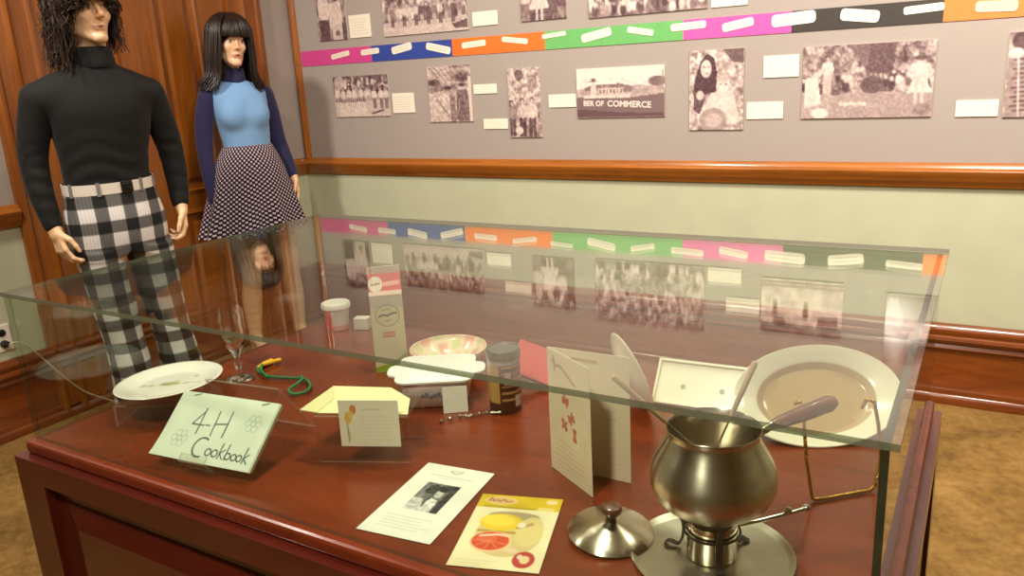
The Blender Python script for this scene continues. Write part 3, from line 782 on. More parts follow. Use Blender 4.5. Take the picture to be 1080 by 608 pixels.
# ---- dinner plate on a clear riser
rz_ = R(28)
t = thing('acrylic_riser', 'low clear acrylic riser under the round floral plate', 'display riser', (2.112, -2.56, ZB), rz_)
MB().box((-.085, -.065, .040), (.085, .065, .044), big=1).box((-.085, -.065, 0), (-.081, .065, .040), big=1).box((.081, -.065, 0), (.085, .065, .040), big=1).build('bent_sheet', [m_acr, m_aedge], t)
def plate_paint(V):
    c = np.zeros((len(V), 3)) + (240, 235, 224); r = np.hypot(V[:, 0], V[:, 1]); a = np.arctan2(V[:, 1], V[:, 0])
    for cx, cy, s, col in ((0, 0, .012, (168, 168, 96)), (.012, .006, .008, (196, 176, 110)), (-.012, -.006, .009, (150, 160, 100)), (.003, .014, .006, (206, 190, 130)), (-.03, -.022, .006, (170, 172, 120)), (.03, .016, .006, (178, 176, 120)), (.018, .052, .006, (172, 172, 118)), (-.045, -.03, .005, (180, 180, 130))):
        d = np.hypot(V[:, 0] - cx, V[:, 1] - cy); w = np.clip(1.2 - d / s, 0, .8)[:, None]; c = c * (1 - w) + np.array(col) * w
    for k in range(14):   # thin stems running out from the middle
        ang = .5 + .9 * (k % 2) * PI + .12 * k; x, y = math.cos(ang), math.sin(ang)
    d = np.abs(V[:, 0] * .5 - V[:, 1] * .87); w = (np.clip(1 - d / .0018, 0, .6) * (r < .06))[:, None]; c = c * (1 - w) + np.array((170, 172, 120)) * w
    return c
def painted(o, fn):
    me = o.data; V = np.array([v.co[:] for v in me.vertices]); at = me.attributes.new('paint', 'FLOAT_COLOR', 'POINT')
    col = np.ones((len(V), 4)); col[:, :3] = linarr(fn(V)); at.data.foreach_set('color', col.astype(np.float32).ravel()); return o
m_plate = attr_mat('decorated_china', .2, .5)
g = MB()
rings = [(0.0001, .004)] + [(r, .004) for r in np.linspace(.004, .064, 16)] + [(.072, .007), (.085, .0115), (.098, .0145), (.1035, .0155), (.105, .0145), (.1035, .0125), (.085, .008), (.07, .002), (.066, 0), (.0001, 0)]
g.lathe(rings, 72)
o = painted(g.build('dinner_plate', m_plate, smooth=50), plate_paint)
o.matrix_world = Matrix.Translation((2.107, -2.553, ZB + .053)) @ Matrix.Rotation(R(-2), 4, Vector((-.45, .89, 0)))
tag(o, 'round white china plate with faint flower sprigs, raised at the door end of the case', 'plate')

# ---- handmade cookbook on an acrylic easel
BL, BR, TR, TL = Vector((2.283, -2.735, ZB + .0185)), Vector((2.518, -2.706, ZB + .0185)), Vector((2.487, -2.600, ZB + .1)), Vector((2.283, -2.648, ZB + .1))
xd = (BR - BL).normalized(); ud = ((TL + TR) / 2 - (BL + BR) / 2); ud = (ud - xd * ud.dot(xd)); H_ = ud.length; ud.normalize()
nd = xd.cross(ud)   # faces the viewer
mid = (BL + BR + TL + TR) / 4
W_ = .218
cv = Canvas(180, 120, (216, 224, 202), W_ / H_, seed=4)
cv.noise(5, (8, 5)); ink = (92, 100, 92); dk = (74, 82, 80)
cv.line([(.325, .28), (.255, .47), (.375, .47)], .011, ink); cv.line([(.33, .22), (.335, .60)], .011, ink)            # 4
cv.line([(.395, .46), (.435, .46)], .010, ink)                                                                     # -
cv.line([(.475, .24), (.485, .60)], .011, ink); cv.line([(.60, .22), (.605, .60)], .011, ink); cv.line([(.48, .43), (.605, .40)], .011, ink)   # H
def arc(cx, cy, ru, rv, a0, a1, w=.010, col=dk, n=12): cv.line([(cx + ru * math.cos(R(a0 + (a1 - a0) * k / n)), cy + rv * math.sin(R(a0 + (a1 - a0) * k / n))) for k in range(n + 1)], w, col)
arc(.455, .78, .075, .14, -60, -290, .013)                       # C
arc(.545, .83, .027, .05, 0, 360); arc(.61, .83, .027, .05, 0, 360)      # oo
cv.line([(.66, .68), (.655, .89)], .010, dk); cv.line([(.70, .76), (.66, .82), (.70, .89)], .009, dk)   # k
cv.line([(.725, .68), (.722, .89)], .010, dk); arc(.745, .84, .026, .045, 0, 360)      # b
arc(.805, .84, .024, .045, 0, 360); arc(.858, .84, .024, .045, 0, 360)                # oo
cv.line([(.905, .68), (.90, .90)], .010, dk); cv.line([(.94, .77), (.902, .83), (.945, .90)], .009, dk)   # k
for cx, cy in ((.20, .70), (.84, .34)):
    for k in range(6):
        a = k * PI / 3; arc(cx + .052 * math.cos(a), cy + .085 * math.sin(a), .028, .045, 0, 360, .005, (168, 182, 164))
    arc(cx, cy, .022, .035, 0, 360, .005, (168, 182, 164))
for u in (.16, .87): cv.line([(u - .03, .055), (u + .03, .02)], .010, (96, 96, 84))
ck = thing('recipe_booklet', 'pale green handmade booklet titled 4-H Cookbook on a clear easel', 'booklet', tuple(mid))
Mb = frame_M(mid - Vector(mid) , xd, ud)
print_board('cover', cv, W_, H_, .0012, [m_page, m_paper], ck, Mb @ Matrix.Translation((0, -.0052, 0)), curve=lambda u, v: -.012 * np.clip(v - .55, 0, 1) ** 2 * np.clip(.5 - u, 0, 1) * 4)
pg = MB()
for k in range(4):
    pg.box((-W_ / 2 + .0006 * k, -.0048 + .0022 * k, -H_ / 2 + .0012 * k), (W_ / 2 + .002 - .0005 * k, -.0032 + .0022 * k, H_ / 2 - .0005 * k))
pg.build('pages', plain('green_pages', (206, 214, 190), .8), ck, M=Mb)
es = thing('acrylic_easel', 'clear acrylic easel holding up the 4-H booklet', 'display easel', tuple(mid))
g = MB()
g.box((-.085, .0065, -H_ / 2 - .006), (.085, .0095, H_ / 2 + .035), M=Mb, big=1)
lipM = Mb
g.box((-.028, -.022, -H_ / 2 - .007), (.028, .0065, -H_ / 2 - .004), M=lipM, big=1); g.box((-.028, -.0225, -H_ / 2 - .007), (.028, -.0195, -H_ / 2 + .008), M=lipM, big=1)
top = Mb @ Vector((0, .008, H_ / 2 + .034)); bk = Vector((top.x - .03, top.y + .085, ZB + .0032 - mid.z))
Ml = frame_M((top + bk) / 2, xd, top - bk); L_ = (top - bk).length
g.box((-.085, -.0015, -L_ / 2), (.085, .0015, L_ / 2 - .003), M=Ml, big=1)
g.build('bent_sheet', [m_acr, m_aedge], es)

# ---- stemmed glass
m_crystal, nt, out = new_mat('clear_crystal')
gl = nt.nodes.new('ShaderNodeBsdfGlass'); gl.inputs['Roughness'].default_value = .01; gl.inputs['IOR'].default_value = 1.5; nt.links.new(gl.outputs[0], out.inputs[0])
g = MB()
g.lathe([(.0001, 0), (.031, 0), (.032, .002), (.024, .005), (.008, .01), (.0055, .02), (.0075, .03), (.011, .036), (.0075, .042), (.006, .05), (.009, .062), (.015, .072), (.024, .09), (.0285, .115), (.0285, .14), (.026, .165), (.0258, .168), (.0245, .168), (.027, .14), (.027, .115), (.022, .093), (.012, .078), (.0001, .074)], 16)
t = g.build('stemmed_glass', m_crystal, smooth=25); t.location = (2.100, -2.374, ZB + .0003)
tag(t, 'clear cut-crystal stemmed glass standing behind the 4-H booklet', 'glass')

# ---- green cord with yellow ends
def spline(p, n=6):
    p = [Vector(q) for q in p]; o = []
    for i in range(len(p) - 1):
        a, b, c, d = p[max(i - 1, 0)], p[i], p[i + 1], p[min(i + 2, len(p) - 1)]
        for k in range(n):
            t = k / n; o.append(.5 * ((2 * b) + (c - a) * t + (2 * a - 5 * b + 4 * c - d) * t * t + (3 * b - a - 3 * c + d) * t ** 3))
    return o + [p[-1]]
gc = thing('twisted_cord', 'green cord with yellow tips looping beside the clear easel', 'cord', (2.2, -2.33, ZB))
off = Vector((2.2, -2.33, ZB))
def dp(x, y, z=.0045): return Vector((x, y, ZB + z + .0016)) - off
m_grn = plain('green_cord', (36, 112, 62), .7); m_yel = plain('yellow_tips', (226, 170, 30), .6)
MB().tube(spline([dp(2.094, -2.318), dp(2.12, -2.335), dp(2.165, -2.345), dp(2.21, -2.334), dp(2.25, -2.325), dp(2.29, -2.347), dp(2.308, -2.378), dp(2.296, -2.402, .006), dp(2.272, -2.392, .008), dp(2.268, -2.365, .010), dp(2.262, -2.34, .013), dp(2.245, -2.331, .0125)]), .0033, 8).build('cord', m_grn, gc, smooth=60)
MB().tube(spline([dp(2.165, -2.352, .0045), dp(2.13, -2.338, .011), dp(2.098, -2.306, .009)]), .0033, 8).build('cord', m_grn, gc, smooth=60)
MB().tube([dp(2.094, -2.318), dp(2.087, -2.29), dp(2.085, -2.265)], [.0045, .0058, .005], 10).build('cord_tip', m_yel, gc, smooth=50)
MB().tube([dp(2.098, -2.306, .009), dp(2.102, -2.28, .0075), dp(2.107, -2.258, .006)], [.0045, .0058, .005], 10).build('cord_tip', m_yel, gc, smooth=50)

# ---- lidded tub, small white box, milk carton
t = thing('lidded_tub', 'small white lidded tub with a red stripe near the back corner', 'tub', (2.053, -2.0, ZB), R(-30))
cvcol = lambda V: np.where((np.abs(np.arctan2(V[:, 1], V[:, 0]) + 1.15) < .42)[:, None], np.array((206, 44, 62)), np.where((V[:, 2] < .018)[:, None], np.array((226, 150, 140)), np.array((224, 216, 204))))
g = MB(); g.lathe([(.0001, 0), (.026, 0), (.0285, .002)] + [(.0285 + .005 * k / 10, .002 + .056 * k / 10) for k in range(1, 11)] + [(.032, .058), (.0001, .056)], 64)
painted(g.build('cup', attr_mat('tub_print', .4), t, smooth=40), cvcol)
MB().lathe([(.0001, .0585), (.036, .0585), (.0385, .061), (.0385, .071), (.036, .074), (.031, .0745), (.029, .0725), (.0001, .0725)], 48).build('lid', plain('tub_lid', (236, 230, 220), .4), t, smooth=40)
t = MB().box((-.02, -.014, 0), (.02, .014, .032)).build('small_box', plain('white_box_card', (226, 218, 206), .6), bevel=.002); t.location = (2.118, -1.975, ZB + .0002); t.rotation_euler = (0, 0, R(20))
tag(t, 'tiny white box between the lidded tub and the milk carton', 'box')

def carton():
    w = .072; h = .178; hw = w / 2; gz = h + .042; fin = .016
    t = thing('milk_carton', 'tall gable-topped milk carton with red band and round emblem', 'carton', (2.372, -2.168, ZB), R(40))
    cv = Canvas(60, 150, (216, 208, 166), w / h, seed=9)
    cv.rect(0, 0, 1, .16, (196, 190, 168)); arcs = [(0.5 + .36 * math.cos(k * PI / 16), .26 + .14 * math.sin(k * PI / 16)) for k in range(33)]
    cv.line(arcs, .006, (150, 140, 96)); cv.line([(.24, .27), (.36, .25), (.5, .265), (.62, .24), (.78, .235)], .012, (96, 86, 60)); cv.line([(.36, .19), (.62, .18)], .005, (130, 120, 90)); cv.line([(.42, .33), (.6, .32)], .005, (130, 120, 90))
    cv.rect(.3, .47, .68, .55, (206, 130, 96)); cv.line([(.34, .51), (.64, .51)], .010, (222, 170, 140))
    cv.poly([(0, .93), (.4, .9), (1, .76), (1, 1), (0, 1)], (150, 176, 60))
    mm = attr_mat('carton_print', .45)
    m_pl = plain('carton_side', (206, 200, 184), .5)
    g = MB(); g.box((-hw, -hw + .0008, 0), (hw, hw, h))
    g.add([(-hw, -hw, h), (hw, -hw, h), (hw, hw, h), (-hw, hw, h), (-hw, -.0015, gz), (hw, -.0015, gz), (hw, .0015, gz), (-hw, .0015, gz)], [(0, 1, 5, 4), (2, 3, 7, 6), (1, 2, 6, 5), (3, 0, 4, 7)])
    # folded-in ends of the gable
    g.build('carton_body', m_pl, t)
    print_board('front_label', cv, w, h, .0008, [mm, m_pl], t, Matrix.Translation((0, -hw + .0007, h / 2)))
    cv2 = Canvas(60, 40, (208, 60, 62), 1.6); cv2.rect(0, .82, 1, 1, (226, 196, 180)); cv2.ell(.22, .48, .22, .36, (230, 214, 196)); cv2.line([(.1, .5), (.34, .46)], .04, (150, 110, 96)); cv2.line([(.5, .5), (.9, .46)], .1, (230, 170, 150))
    sl = math.hypot(hw - .0015, gz - h)
    a = frame_M((0, (-hw - .0015) / 2, (h + gz) / 2), (1, 0, 0), (0, hw - .0015, gz - h))
    print_board('gable_label', cv2, w, sl, .0008, [mm, m_pl], t, a)
    MB().box((-hw, -.0018, gz - .001), (hw, .0018, gz + fin)).build('gable_fin', plain('carton_fin', (232, 214, 200), .5), t)
    return t
carton()

# ---- casserole dish with blue emblem
def sq(a, r, n=10):
    o = []
    for cx, cy, s in ((1, 1, 0), (-1, 1, 90), (-1, -1, 180), (1, -1, 270)):
        for k in range(n + 1):
            th = R(s + 90 * k / n); o.append((cx * (a - r) + r * math.cos(th), cy * (a - r) + r * math.sin(th)))
    return o
cas = thing('casserole_dish', 'square white casserole dish with lug handles and a blue emblem', 'casserole dish', (2.577, -2.272, ZB), R(31))
levels = [(.0001, .001, .0), (.058, .016, .0), (.063, .02, .004), (.074, .024, .054), (.0755, .024, .058), (.079, .026, .0585), (.079, .026, .062), (.0735, .023, .0625), (.0705, .022, .058), (.0605, .018, .008), (.0001, .001, .006)]
g = MB(); vs = []; fs = []
for a, r, z in levels: vs += [(x, y, z) for x, y in sq(a, min(r, a))]
nn = len(sq(1, .1))
for i in range(len(levels) - 1):
    for k in range(nn):
        l = (k + 1) % nn; fs.append((i * nn + k, i * nn + l, (i + 1) * nn + l, (i + 1) * nn + k))
g.add(vs, fs).build('dish', m_milkglass, cas, smooth=45)
for s in (-1, 1):
    pts = [(s * .074, -.032), (s * .084, -.031), (s * .096, -.024), (s * .1005, -.012), (s * .1005, .012), (s * .096, .024), (s * .084, .031), (s * .074, .032)]
    MB().prism(pts if s > 0 else pts[::-1], .0545, .0615, 2).build('lug_handle', m_milkglass, cas, bevel=.0025)
eb = MB(); m_blue = plain('faded_blue_transfer', (120, 132, 148), .35)
for k in range(7):
    x = -.024 + .008 * k; z = .03 + .004 * math.sin(k * 2.1)
    eb.lathe([(.0001, 0), (.0042, 0), (.0042, .0006), (.0001, .0008)], 10, M=Matrix.Translation((x, -.0692 - (z - .03) * .22, z)) @ Matrix.Rotation(PI / 2 + .22, 4, 'X'))
eb.box((-.03, -.0694, .0275), (.03, -.0684, .0285))
eb.build('blue_emblem', m_blue, cas)
t = thing('floral_bowl', 'pink and green floral china bowl half hidden behind the casserole', 'bowl', (2.505, -2.128, ZB), R(20))
def bowlpaint(V):
    a = np.arctan2(V[:, 1], V[:, 0]); n = np.sin(a * 9 + V[:, 2] * 90) + np.sin(a * 5 + 1 - V[:, 2] * 130)
    return np.where((n > .6)[:, None], np.array((222, 168, 150)), np.where((n < -.9)[:, None], np.array((206, 204, 152)), np.array((232, 212, 186))))
g = MB(); g.lathe([(.0001, 0), (.035, 0), (.037, .004)] + [(.037 + .05 * math.sin(k / 10 * PI / 2), .006 + .042 * (1 - math.cos(k / 10 * PI / 2))) for k in range(11)] + [(.0865, .0505), (.084, .050)] + [(.084 - .05 * (k / 8), .046 - .036 * math.sin(k / 8 * PI / 2)) for k in range(9)] + [(.0001, .009)], 96)
painted(g.build('bowl', attr_mat('floral_china', .25, .4), t, smooth=50), bowlpaint)
o = MB().box((-.024, 0, 0), (.024, .0012, .052), M=Matrix.Rotation(R(-9), 4, 'X')).build('small_card', m_paper, M=Matrix.Translation((2.6585, -2.3275, ZB + .0003)) @ Matrix.Rotation(R(36), 4, 'Z'))
tag(o, 'small blank white card propped against the corner of the casserole', 'card')

# ---- cocoa tin and bead chain
t = thing('cocoa_tin', 'round brown and gold tin with a silver lid behind the casserole', 'tin', (2.737, -2.268, ZB))
def tin(V):
    a = np.arctan2(V[:, 1], V[:, 0]); z = V[:, 2]; c = np.zeros((len(V), 3)) + (70, 38, 24)
    c[(a > -2.6) & (a < -1.35) & (z > .022)] = (186, 146, 84)
    for k in range(6):
        c[(a > -1.2) & (a < .4) & (np.abs(z - .03 - .013 * k) < .0022)] = (176, 136, 84)
    c[(a > -1.0) & (a < -.6) & (z > .06) & (z < .085)] = (176, 150, 126); c[(a > -.4) & (a < .0) & (z > .055) & (z < .088)] = (136, 96, 60)
    c[(a > -.35) & (a < .15) & (z > .012) & (z < .036)] = (190, 176, 158); c[z > .1] = (178, 170, 160)
    return c
g = MB(); g.lathe([(.0001, 0), (.031, 0), (.032, .002)] + [(.0318, .002 + .113 * k / 48) for k in range(1, 49)] + [(.0001, .115)], 96)
painted(g.build('tin_body', attr_mat('tin_print', .35, .3), t, smooth=40), tin)
MB().lathe([(.0325, .108), (.0335, .108), (.0338, .124), (.0325, .1265), (.030, .1268), (.029, .1245), (.0001, .1235)], 64, caps=False).build('lid', plain('dull_tin', (150, 150, 142), .42, 1), t, smooth=40)
t = thing('bead_chain', 'short silver bead chain lying in front of the tin', 'chain', (2.70, -2.33, ZB))
g = MB(); bp_ = spline([(-.04, -.05, .0042), (-.02, -.015, .0042), (0, -.005, .0042), (.02, .02, .0042), (.042, .03, .0042), (.05, .05, .0042)], 4)
g.tube([p - Vector((0, 0, .0)) for p in bp_], .001, 6)
for p in bp_[::2]: g.lathe([(.0001, -.004), (.003, -.003), (.0042, 0), (.003, .003), (.0001, .004)], 10, M=Matrix.Translation(p))
g.build('beads', m_chrome, t, smooth=60)

# ---- acrylic riser with yellow paper and a recipe card
ra = Vector((2.556, -2.598, 0)); rb = Vector((2.707, -2.533, 0)); rx_ = (rb - ra).normalized(); ry_ = Vector((-rx_.y, rx_.x, 0))
ang = math.atan2(rx_.y, rx_.x)
t = thing('acrylic_riser', 'clear acrylic riser under the yellow paper', 'display riser', (ra.x, ra.y, ZB), ang)
RW = (rb - ra).length
MB().box((0, 0, .085), (RW, .1, .088), big=1).box((0, 0, 0), (RW, .003, .0848), big=1).box((0, .097, 0), (RW, .1, .0848), big=1).build('bent_sheet', [m_acr, m_aedge], t)
g = MB(); 
poly = [Vector((x, y, 0)) - ra for x, y in ((2.519, -2.594), (2.497, -2.484), (2.603, -2.447), (2.668, -2.475), (2.706, -2.531), (2.556, -2.590))]
poly = [(v.dot(rx_), v.dot(ry_)) for v in poly]
g.prism(poly, .0885, .0893, 2)
fold = [poly[0], poly[5], (poly[5][0] + .01, poly[5][1] + .06), poly[1]]
g.prism(fold, .0895, .0902, 2, 1)
o = g.build('paper_packet', [plain('yellow_paper', (226, 220, 168), .8), plain('yellow_flap', (216, 210, 154), .8)], M=Matrix.Translation((ra.x, ra.y, ZB)) @ Matrix.Rotation(ang, 4, 'Z'))
tag(o, 'pale yellow folded paper packet lying on the clear riser', 'paper')
cv = Canvas(110, 70, (232, 224, 198), 1.5, seed=12); cv.textlines(.36, .92, .3, .9, 7, (200, 194, 172), .006); cv.line([(.4, .2), (.7, .19)], .008, (180, 172, 140))
cv.line([(.14, .9), (.13, .5)], .012, (120, 140, 80)); cv.line([(.17, .85), (.14, .6)], .008, (140, 160, 90)); cv.ell(.15, .38, .06, .13, (222, 178, 90)); cv.ell(.24, .2, .055, .1, (216, 128, 84)); cv.ell(.2, .3, .04, .08, (226, 190, 110))
c0 = Vector((2.604, -2.5825, 0)); c1 = Vector((2.699, -2.5405, 0)); cd = (c1 - c0).normalized()
CW = .1045; CH = .083
o = print_board('recipe_card', cv, CW, CH, .0006, [m_page, m_paper], M=frame_M(Vector((2.649, -2.5645, ZB + .076)), rx_, Vector((0, 0, 1)) + ry_ * .04))
tag(o, 'cream recipe card with an orange flower, propped on the front of the riser', 'recipe card')

# ---- open menu, red booklet behind
def standing(name, cv, base, direc, w, h, parent, thick=.0008, mats=None):
    b = Vector(base); d = Vector(direc).normalized()
    return print_board(name, cv, w, h, thick, mats or [m_page, m_paper], parent, frame_M(b + d * w / 2 + Vector((0, 0, h / 2)), d, (0, 0, 1)))
menu = thing('folded_menu', 'cream folded menu with red script standing open', 'menu', (2.931, -2.443, ZB))
cream = (226, 208, 178)
cv = Canvas(80, 130, cream, .6, seed=5); cv.noise(5, (6, 8)); red = (190, 112, 92)
cv.line([(.12, .1), (.16, .05), (.2, .12), (.3, .1), (.42, .13), (.55, .17), (.66, .2)], .011, (176, 150, 116)); cv.line([(.16, .05), (.18, .16)], .01, (176, 150, 116))
for cx, cy in ((.42, .36), (.55, .48), (.38, .56), (.62, .60)):
    for k in range(4):
        a = cv.r.rand() * PI; l = .07; cv.line([(cx - l * math.cos(a), cy - .045 * math.sin(a)), (cx + l * math.cos(a), cy + .045 * math.sin(a))], .012, red)
cv.textlines(.14, .9, .7, .95, 6, (196, 176, 146), .005)
h_ = .211
standing('front_leaf', cv, (0, 0, 0), (.103, -.062, 0), .121, h_, menu)
cv = Canvas(80, 130, cream, .65, seed=6); cv.line([(.3, .07), (.6, .075)], .012, (196, 158, 104)); cv.textlines(.1, .9, .3, .9, 10, (214, 186, 154), .005)
standing('back_leaf', cv, (.0012, .0012, 0), (.1375, .002, 0), .138, h_, menu)
rbk = thing('red_booklet', 'red booklet leaning behind the cream menu', 'booklet', (2.728, -2.165, ZB + .0252), R(34))
Mr = Matrix.Rotation(R(-42), 4, 'X') @ Matrix.Rotation(R(26), 4, 'Y')
MB().box((-.045, 0, .0), (.05, .004, .076), M=Mr).build('cover', plain('red_cover', (190, 52, 48), .5), rbk, bevel=.0015)
MB().box((-.043, .0042, .0025), (.048, .010, .074), M=Mr).build('pages', m_paper, rbk)
MB().box((-.045, .0102, .0), (.05, .0125, .076), M=Mr).build('cover', plain('red_cover_back', (176, 46, 44), .5), rbk)

# ---- saucer on edge, white tray leaning, oval platter on brass wire easel
def leaning(name, prof, n, loc, M, mat, label, cat, sx=1, sy=1):
    g = MB(); g.lathe(prof, n, sx=sx, sy=sy); o = g.build(name, mat, smooth=45); o.matrix_world = Matrix.Translation(loc) @ M; return tag(o, label, cat)
m_cream = plain('cream_china', (226, 220, 196), .22, coat=.4)
psau = [(.0001, 0), (.045, 0), (.048, .002), (.076, .0115), (.081, .0135), (.082, .015), (.080, .0155), (.074, .0135), (.047, .005), (.0001, .004)]
nrm = Vector((.62, .62, .30)).normalized()      # almost edge-on to the viewer
zax = nrm; q = Vector((0, 0, 1)).rotation_difference(zax).to_matrix().to_4x4()
leaning('saucer', psau, 64, (2.956, -2.19, ZB + .0732), q, m_cream, 'cream saucer standing on edge behind the menu', 'saucer')
wt = thing('rimmed_tray', 'white rectangular tray leaning behind the fondue pot', 'tray', (3.078, -2.128, ZB), R(3))
Mt = Matrix.Rotation(R(-40), 4, 'X')
MB().box((-.085, 0, .0), (.085, .004, .082), M=Mt).build('tray_floor', m_cream, wt, bevel=.0015)
g = MB(); g.box((-.09, -.006, .0), (-.0845, .004, .082), M=Mt); g.box((.0845, -.006, 0), (.09, .004, .082), M=Mt); g.box((-.09, -.006, .0815), (.09, .004, .087), M=Mt); g.box((-.09, -.006, -.005), (.09, .004, .0003), M=Mt)
g.build('tray_rim', m_cream, wt, bevel=.0015)
for x in (-.035, .04):
    MB().lathe([(.0001, 0), (.005, 0), (.005, .0008), (.0001, .001)], 14, M=Mt @ Matrix.Translation((x, -.0003, .035)) @ Matrix.Rotation(PI / 2, 4, 'X')).build('tray_spot', plain('grey_spot', (150, 148, 140), .4), wt)
wt.location.z = ZB + .0065
# oval platter
pl = [(.0001, 0), (.085, 0), (.088, .003), (.1, .012), (.125, .022), (.137, .026), (.139, .028), (.137, .0295), (.124, .0255), (.1, .0165), (.086, .007), (.0001, .0055)]
def platpaint(V):
    r = np.hypot(V[:, 0], V[:, 1] / .68); c = np.zeros((len(V), 3)) + (216, 210, 186)
    c[(r < .0995) & (V[:, 2] > .004)] = (168, 140, 96); return c
g = MB(); prof = []
for (a, b), (c_, d_) in zip(pl[:-1], pl[1:]):
    for k in range(5): prof.append((a + (c_ - a) * k / 5, b + (d_ - b) * k / 5))
prof.append(pl[-1]); g.lathe(prof, 80, sy=.68)
o = painted(g.build('oval_platter', attr_mat('cream_platter', .22, .4), smooth=40), platpaint)
fwdir = Vector((.50, -.80, 0)).normalized(); side = Vector((.84, .52, .0)).normalized(); side.z = .07; side.normalize()
nz = (fwdir * math.cos(R(50)) + Vector((0, 0, 1)) * math.sin(R(50))); nz = (nz - side * nz.dot(side)).normalized(); yy = nz.cross(side)
Mp = Matrix((side, yy, nz)).transposed().to_4x4(); Mp = Mp @ Matrix.Scale(1.05, 4); Mp.translation = (3.282, -2.106, ZB + .0425)
o.matrix_world = Mp
tag(o, 'large oval cream platter with a tan centre, tipped up behind the brass stand', 'platter')
# twisted wire easel
we = thing('wire_stand', 'twisted brass wire plate stand in front of the oval platter', 'plate stand', (3.36, -2.33, ZB))
wo = Vector((3.36, -2.33, ZB))
def twist(path, r=.0016, pitch=.009, n=2):
    pts = spline(path, 14); g = MB(); s = 0
    for j in range(n):
        q = []; s = 0; up = Vector((.3, .2, .93)).normalized()
        for i, p in enumerate(pts):
            t_ = (pts[min(i + 1, len(pts) - 1)] - pts[max(i - 1, 0)]).normalized(); u_ = (up - t_ * up.dot(t_)).normalized(); w_ = t_.cross(u_)
            if i: s += (p - pts[i - 1]).length
            a = 2 * PI * s / pitch + j * PI * 2 / n
            q.append(p + (u_ * math.cos(a) + w_ * math.sin(a)) * r * .9)
        g.tube(q, r, 6)
    return g
Aw = [Vector((3.300, -2.375, ZB + .15)) - wo, Vector((3.309, -2.384, ZB + .158)) - wo, Vector((3.316, -2.390, ZB + .135)) - wo, Vector((3.322, -2.388, ZB + .07)) - wo, Vector((3.331, -2.381, ZB + .008)) - wo, Vector((3.335, -2.378, ZB + .0035)) - wo, Vector((3.345, -2.370, ZB + .0034)) - wo, Vector((3.40, -2.318, ZB + .0034)) - wo]
def dens(p, k=6):
    o = []
    for a, b in zip(p[:-1], p[1:]): o += [a.lerp(b, i / k) for i in range(k)]
    return o + [p[-1]]
twist(dens(Aw)).build('wire_leg', m_brass, we, smooth=60)
Bw = [Vector((3.383, -2.318, ZB + .135)) - wo, Vector((3.39, -2.325, ZB + .152)) - wo, Vector((3.40, -2.324, ZB + .15)) - wo, Vector((3.407, -2.315, ZB + .11)) - wo, Vector((3.412, -2.306, ZB + .055)) - wo, Vector((3.408, -2.309, ZB + .008)) - wo, Vector((3.402, -2.316, ZB + .0034)) - wo]
twist(dens(Bw)).build('wire_leg', m_brass, we, smooth=60)

# ---- fondue set
FX, FY = 3.240, -2.575
tr = thing('round_tray', 'round steel tray under the fondue burner', 'tray', (FX, FY, ZB + .0003))
MB().lathe([(.0001, .001), (.096, .001), (.1, .002), (.104, .006), (.1065, .0065), (.107, .0055), (.105, .003), (.101, -.0002), (.0001, 0)], 72).build('tray', brushed('grey_steel_tray', (190, 184, 164), .34), tr, smooth=40)
st = thing('burner_stand', 'black iron burner stand with steel fuel cup under the fondue pot', 'burner stand', (FX, FY, ZB - .0002))
mf = Matrix
for k in range(3):
    a = R(-60 + 120 * k); d = Vector((math.cos(a), math.sin(a), 0)); s_ = Vector((-d.y, d.x, 0))
    pts = spline([d * .064 + Vector((0, 0, .0035)), d * .058 + Vector((0, 0, .008)), d * .046 + Vector((0, 0, .006)), d * .0395 + Vector((0, 0, .02)), d * .0385 + Vector((0, 0, .04)), d * .044 + Vector((0, 0, .052)), d * .055 + Vector((0, 0, .0742))], 5)
    g = MB()
    vs = []; fs = []
    for p in pts:
        for sx_, rr in ((-.0045, -.0014), (.0045, -.0014), (.0045, .0014), (-.0045, .0014)): vs.append(p + s_ * sx_ + d * rr)
    for i in range(len(pts) - 1):
        for q_ in range(4):
            l = (q_ + 1) % 4; fs.append((i * 4 + q_, i * 4 + l, i * 4 + 4 + l, i * 4 + 4 + q_))
    fs += [(3, 2, 1, 0), tuple(len(vs) - 4 + i for i in range(4))]
    g.add(vs, fs).build('leg', m_iron, st, smooth=50)
MB().tube([(math.cos(2 * PI * k / 40) * .0362, math.sin(2 * PI * k / 40) * .0362, .040) for k in range(40)], .0018, 8, closed=True).build('ring', m_iron, st, smooth=60)
MB().lathe([(.0001, .003), (.030, .003), (.0325, .005), (.0325, .038), (.0335, .040), (.0325, .050), (.029, .053), (.0285, .050), (.0001, .048)], 48).build('fuel_cup', m_chrome, st, smooth=35)
MB().lathe([(.0001, .0488), (.0265, .0488), (.024, .0515), (.0001, .052)], 40).build('burner_wick', m_iron, st, smooth=30)
hp = [(.030, .012, .046), (.045, .026, .047), (.062, .041, .047), (.084, .060, .048), (.103, .080, .049)]
MB().tube([(.031, .018, .045), (.05, .035, .046), (.064, .05, .0465), (.084, .072, .047), (.10, .09, .048)], [.003, .003, .0028, .0028, .003], 8).lathe([(.0001, -.006), (.005, -.003), (.006, 0), (.005, .003), (.0001, .006)], 14, M=mf.Translation((.082, .07, .0515))).lathe([(.0001, -.006), (.005, -.003), (.006, 0), (.005, .003), (.0001, .006)], 14, M=mf.Translation((.101, .091, .0485))).build('damper_handle', m_chrome, st, smooth=50)
pot = thing('fondue_pot', 'brushed steel fondue pot standing on the iron burner stand', 'fondue pot', (FX, FY, ZB + .0748))
pp = [(.0001, 0), (.046, 0), (.058, .004), (.070, .014), (.0785, .029), (.0805, .042), (.079, .056), (.0725, .072), (.065, .086), (.0595, .097), (.0575, .104), (.059, .110), (.060, .112), (.059, .113), (.0565, .106), (.058, .097), (.0635, .086), (.071, .072), (.0775, .056), (.079, .042), (.077, .029), (.0685, .015), (.057, .006), (.0001, .003)]
